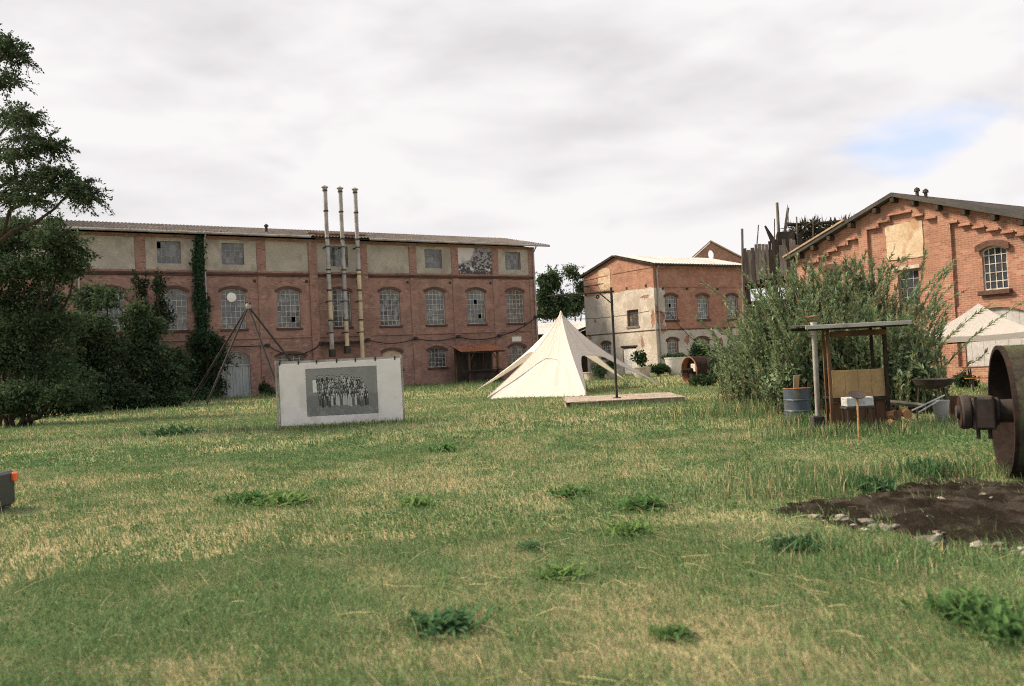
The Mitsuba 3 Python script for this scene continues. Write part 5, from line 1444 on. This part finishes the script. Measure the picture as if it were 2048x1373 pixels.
def weed(p, n, L, W, col, label, seed, up=0.6):
    kq = thing('weed_clump', label, 'weed')
    rr = np.random.default_rng(seed)
    V, F, Cc, o = [], [], [], 0
    n, L, W = int(n * 1.5), L * 1.3, W * 1.2
    for i in range(n):
        a = rr.uniform(0, 2 * np.pi); el = rr.uniform(0.3, 1.4) * (up + 0.15) + 0.15
        l = L * rr.uniform(0.55, 1.2); w = W * rr.uniform(0.7, 1.2)
        b = np.array([p[0] + rr.normal(0, L * 0.55), p[1] + rr.normal(0, L * 0.55), 0.0]); b[2] = hz(b[0], b[1]) + 0.01
        t = np.linspace(0, 1, 6)
        hor = l * (np.cos(el) * t + 0.15 * t ** 2); ver = l * (np.sin(el) * t - 0.35 * t ** 2.2) + 0.01
        c_ = b + np.stack([np.cos(a) * hor, np.sin(a) * hor, ver], 1)
        sd = np.array([-math.sin(a), math.cos(a), 0])
        wd = w * np.array([0.25, 0.85, 1.0, 0.9, 0.55, 0.03]) / 2
        wav = np.sin(t * 14 + i) * w * 0.12
        up_ = np.array([0, 0, 1.0])
        v = np.stack([c_ - sd * wd[:, None] + up_ * (wd * 0.35 + wav)[:, None], c_, c_ + sd * wd[:, None] + up_ * (wd * 0.35 - wav)[:, None]], 1).reshape(-1, 3)
        for j in range(5):
            for s in (0, 1):
                q_ = j * 3 + s
                F += [(o + q_, o + q_ + 1, o + q_ + 4), (o + q_, o + q_ + 4, o + q_ + 3)]
        V.append(v); Cc.append(np.repeat([np.asarray(col) * rr.uniform(0.7, 1.35)], len(v), 0)); o += len(v)
    body(kq, (np.vstack(V), np.array(F)), 'leaf', color=np.vstack(Cc))


GRN, BRT, DRK = (0.085, 0.165, 0.06), (0.12, 0.21, 0.07), (0.068, 0.14, 0.065)
weed(gnd(1285, 1018), 120, 0.15, 0.032, GRN, 'dark green weed clump, upper of the pair right of centre', 1)
weed(gnd(1255, 1072), 100, 0.13, 0.032, BRT, 'bright green weed clump just below the upper one of the pair', 2)
weed(gnd(1120, 1160), 70, 0.11, 0.026, BRT, 'light green weed clump in the middle of the foreground lawn', 3)
weed(gnd(890, 1262), 120, 0.12, 0.028, DRK, 'dark weed clump near the bottom of the lawn, left of centre', 4)
weed(gnd(1930, 1245), 120, 0.14, 0.03, GRN, 'big leafy dock clump at the bottom right corner', 5, 0.9)
weed(gnd(2015, 1290), 60, 0.13, 0.03, GRN, 'leafy dock at the extreme bottom right, beside the big clump', 6, 0.9)
weed(gnd(500, 1005), 110, 0.2, 0.028, GRN, 'flat green weed patch on the left half of the lawn', 7)
weed(gnd(570, 1012), 40, 0.18, 0.05, BRT, 'paler weed patch just right of the flat one on the left lawn', 8)
weed(gnd(1143, 992), 40, 0.15, 0.04, GRN, 'small weed clump up left of the dark pair', 9)
weed(gnd(1065, 1100), 50, 0.09, 0.018, DRK, 'small dark weed between the light clump and the dark pair', 10)
weed(gnd(1345, 1280), 90, 0.07, 0.014, GRN, 'low weed near the bottom edge right of centre', 11)
weed(gnd(830, 1012), 40, 0.13, 0.04, BRT, 'pale green weed left of the centre of the lawn', 12)
weed(gnd(1590, 1105), 150, 0.13, 0.016, DRK, 'dark tuft of weeds just below the bare earth', 13, 1.0)
weed(gnd(1860, 955), 190, 0.22, 0.016, DRK, 'tall dark weeds along the far edge of the bare earth', 14, 1.2)
weed(gnd(1730, 985), 70, 0.18, 0.03, DRK, 'dark weeds at the far edge of the earth, left of the tall ones', 15, 1.1)
weed(gnd(890, 905), 40, 0.2, 0.05, GRN, 'small weed clump on the mid lawn below the tent front', 16)
weed(gnd(345, 872), 40, 0.35, 0.08, DRK, 'dark weed patch on the lawn left of the photo board', 17)

# ------------------------------------------------------------------ grass
deck_poly = Polygon([(1.55, 27.0), (5.4, 26.85), (5.6, 30.6), (1.75, 30.75)])
tent_poly = Polygon([(-0.9, 37.35), (2.75, 34.8), (3.6, 37), (2.6, 41)])


def scatter(n, r0, r1, seed, half=0.66):
    rr = np.random.default_rng(seed)
    a = rr.uniform(-half, half, n)
    d = np.sqrt(rr.uniform(r0 ** 2, r1 ** 2, n))
    x, y = d * np.sin(a), d * np.cos(a)
    return x, y, rr


def dryness(x, y):
    p = np.stack([x, y, x * 0], -1)
    a = meshkit.fbm(p * 0.22 + 3.1, 3, 21)
    b = meshkit.fbm(p * 1.1 + 8.0, 4, 22)
    c = meshkit.fbm(p * 3.4 + 2.0, 2, 23)
    d = 0.52 + (a - 0.5) * 0.9 + (b - 0.5) * 1.2 + (c - 0.5) * 0.9
    d = d - 0.22 * np.clip((-0.6 - x) / 1.5, 0, 1) * np.clip((9 - y) / 3, 0, 1) - 0.25 * np.clip((x - 1.4) / 1.2, 0, 1) * np.clip((9 - y) / 3, 0, 1)
    return np.clip(d + 0.08 * np.exp(-((x / np.maximum(y, 1) - 0.05) / 0.25) ** 2) - 0.05, 0, 1)


from shapely import contains_xy
Vs, Cs = [], []
Fs, off = [], 0


def lawn(n, r0, r1, hmin, hmax, wmin, wmax, seed, leanm):
    global off
    x, y, rr = scatter(n, r0, r1, seed)
    pe = np.stack([x * 3.1, y * 3.1, x * 0], -1)
    ins = contains_xy(EARTH.buffer(-0.03), x, y) & (rr.random(n) > 0.03) & ~((meshkit.fbm(pe, 3, 77) > 0.47) & (rr.random(n) < 0.7) & ~contains_xy(EARTH.buffer(-0.85), x, y))
    ins |= contains_xy(deck_poly, x, y) | contains_xy(tent_poly, x, y)
    # nothing inside the buildings
    lm = np.linalg.inv(M) @ np.stack([x, y, x * 0, x * 0 + 1]); ins |= (lm[1] > -0.05) & (lm[0] < 0.1)
    lb = np.linalg.inv(B) @ np.stack([x, y, x * 0, x * 0 + 1]); ins |= (lb[1] > -0.05) & (lb[0] > XL)
    ls = np.linalg.inv(S2) @ np.stack([x, y, x * 0, x * 0 + 1]); ins |= (ls[1] > -0.05) & (ls[0] > -0.05)
    ok = ~ins
    x, y = x[ok], y[ok]; n = len(x)
    dry = dryness(x, y)
    tuft = meshkit.fbm(np.stack([x * 1.7, y * 1.7, x * 0], -1), 3, 31)
    isdry = rr.random(n) < np.clip(dry * 0.85 - 0.07, 0.10, 0.62)
    h = rr.uniform(hmin, hmax, n) * (0.55 + 0.9 * tuft) * np.where(isdry, 0.85, 1.05)
    tall = rr.random(n) < 0.05
    h = np.where(tall, h * rr.uniform(1.5, 2.6, n), h)
    w = rr.uniform(wmin, wmax, n) * np.where(isdry, 0.7, 1)
    az = rr.uniform(0, 2 * np.pi, n) * 0.6 + 2.2 * meshkit.noise(np.stack([x * 0.9, y * 0.9, x * 0], -1), 41)
    lean = np.abs(rr.normal(leanm, 0.38, n)) + np.where(isdry, 0.25, 0)
    p = np.stack([x, y, hz(x, y) - 0.005], 1)
    v, f = blades(p, h, w, az, np.clip(lean, 0, 1.35))
    g1, g2 = np.array([0.105, 0.195, 0.083]), np.array([0.200, 0.285, 0.130])
    t = rr.random((n, 1))
    green = g1 * (1 - t) + g2 * t
    s1, s2 = np.array([0.37, 0.325, 0.205]), np.array([0.51, 0.45, 0.305])
    straw = s1 * (1 - t) + s2 * t
    col = np.where(isdry[:, None], straw, green) * rr.uniform(0.75, 1.2, (n, 1))
    Vs.append(v); Fs.append(f + off); Cs.append(np.repeat(col, 5, 0)); off += len(v)


lawn(300000, 2.0, 8.0, 0.03, 0.08, 0.003, 0.006, 51, 0.75)
lawn(260000, 8.0, 18.0, 0.035, 0.085, 0.006, 0.012, 52, 0.65)
lawn(190000, 18.0, 40.0, 0.05, 0.11, 0.014, 0.03, 53, 0.5)
lawn(80000, 40.0, 80.0, 0.08, 0.17, 0.03, 0.06, 54, 0.4)
# low broad-leaved growth in the green patches
x, y, rr = scatter(90000, 2.2, 22, 57)
ok = (rr.random(len(x)) < np.clip(1.1 - 1.9 * dryness(x, y), 0, 1)) & ~contains_xy(EARTH, x, y)
x, y = x[ok], y[ok]; n = len(x)
a = rr.uniform(0, 6.28, n); el = rr.uniform(0.1, 1.0, n)
d_ = np.stack([np.cos(a) * np.cos(el), np.sin(a) * np.cos(el), np.sin(el)], 1)
p_ = np.stack([x, y, hz(x, y) + rr.uniform(0.005, 0.05, n)], 1)
L_ = rr.uniform(0.015, 0.035, n) * (1 + y * 0.06)
v4, f4 = leaves(p_, d_, np.array([0, 0, 1.0]) + rr.normal(0, 0.35, (n, 3)), L_, L_ * 0.6)
Vs.append(v4); Fs.append(f4 + off); Cs.append(np.repeat(np.array([0.105, 0.19, 0.085]) * rr.uniform(0.6, 1.35, (n, 1)), 4, 0)); off += len(v4)
scene['grass'] = mikit.ply((np.vstack(Vs), np.vstack(Fs)), 'blade', color=np.vstack(Cs))
labels['grass'] = {'label': 'short patchy lawn grass, part green and part straw dry', 'category': 'grass', 'kind': 'stuff'}

# long dry stalks lying over the lawn
x, y, rr = scatter(3300, 2.6, 13, 61, 0.6)
n = len(x)
keep = (rr.random(n) < 0.25 + 0.9 * np.exp(-((x - 0.5) / 1.2) ** 2 - ((y - 5.2) / 2.2) ** 2)) & ~contains_xy(EARTH, x, y)
x, y = x[keep], y[keep]; n = len(x)
L = rr.uniform(0.07, 0.30, n); az = rr.normal(2.5, 0.7, n) + np.pi * (rr.random(n) < 0.3); el = np.abs(rr.normal(0.12, 0.2, n)); up = rr.random(n) < 0.12
el = np.where(up, rr.uniform(0.7, 1.4, n), el)
a0 = np.stack([x, y, hz(x, y) + rr.uniform(0.02, 0.07, n)], 1)
d = np.stack([np.cos(az) * np.cos(el), np.sin(az) * np.cos(el), np.sin(el)], 1)
b0 = a0 + d * L[:, None]
m0 = (a0 + b0) / 2 + np.array([0, 0, 1]) * (L * rr.uniform(-0.02, 0.08, n))[:, None] + rr.normal(0, 0.01, (n, 3))
s1 = unit(np.cross(d, [0, 0, 1.0])) * 0.0016; s2 = np.cross(unit(d), unit(s1)) * 0.0016
vv = []
for c0, sc in ((a0, 1.0), (m0, 0.9), (b0, 0.5)):
    for a_ in range(3):
        th = a_ * 2 * np.pi / 3
        vv.append(c0 + (s1 * math.cos(th) + s2 * math.sin(th)) * sc)
v = np.stack(vv, 1).reshape(-1, 3)
fq = []
for lv in (0, 3):
    for a_ in range(3):
        b_ = (a_ + 1) % 3
        fq += [(lv + a_, lv + b_, lv + 3 + b_), (lv + a_, lv + 3 + b_, lv + 3 + a_)]
f = (np.arange(n)[:, None, None] * 9 + np.array(fq)[None]).reshape(-1, 3)
col = np.repeat(np.array([0.52, 0.45, 0.27]) * rr.uniform(0.6, 1.2, (n, 1)), 9, 0)
scene['dry_stalks'] = mikit.ply((v, f), 'straw', color=col)
labels['dry_stalks'] = {'label': 'long dry straw stalks lying over the near lawn', 'category': 'straw', 'kind': 'stuff'}

# taller meadow grass round the things that the mower leaves out
VV, FF, CC, o = [], [], [], 0
rr = np.random.default_rng(71)
for cx, cy, sx, sy, n, hh in ((6.0, 15.0, 0.9, 0.25, 1600, 0.26), (6.0, 17.6, 0.5, 0.3, 900, 0.3), (7.6, 15.1, 0.8, 0.3, 1500, 0.24), (-4.9, 23.55, 1.6, 0.08, 1500, 0.2), (3.4, 26.85, 1.6, 0.10, 900, 0.18), (4.5, 10.1, 1.1, 0.35, 2600, 0.2), (6.6, 20.3, 1.6, 0.7, 2600, 0.4), (7.5, 14.3, 1.1, 0.35, 1400, 0.2),
                                 (3.1, 9.2, 0.6, 0.25, 1100, 0.2), (2.9, 6.3, 0.7, 0.3, 1800, 0.13), (-10, 55, 9, 0.5, 2500, 0.35), (5.3, 63, 3.0, 0.5, 900, 0.35), (-5, 65.2, 4.5, 0.4, 1500, 0.3)):
    x, y = cx + rr.normal(0, sx, n), cy + rr.normal(0, sy, n)
    ok = ~contains_xy(EARTH.buffer(-0.05), x, y) & ~contains_xy(deck_poly, x, y)
    x, y = x[ok], y[ok]; n = len(x)
    h = hh * rr.uniform(0.4, 1.25, n)
    v, f = blades(np.stack([x, y, hz(x, y) - 0.01], 1), h, np.full(n, 0.006 + 0.00035 * cy) * rr.uniform(0.6, 1.3, n), rr.uniform(0, 6.28, n), np.abs(rr.normal(0.25, 0.2, n)))
    g = np.where((rr.random(n) < 0.2)[:, None], np.array([0.44, 0.365, 0.22]), np.array([0.105, 0.185, 0.08]))
    VV.append(v); FF.append(f + o); CC.append(np.repeat(g * rr.uniform(0.65, 1.25, (n, 1)), 5, 0)); o += len(v)
scene['tall_grass'] = mikit.ply((np.vstack(VV), np.vstack(FF)), 'blade', color=np.vstack(CC))
labels['tall_grass'] = {'label': 'taller unmown grass round the stall, board, platform and walls', 'category': 'grass', 'kind': 'stuff'}
scene = {k: v for k, v in scene.items() if v is not None}
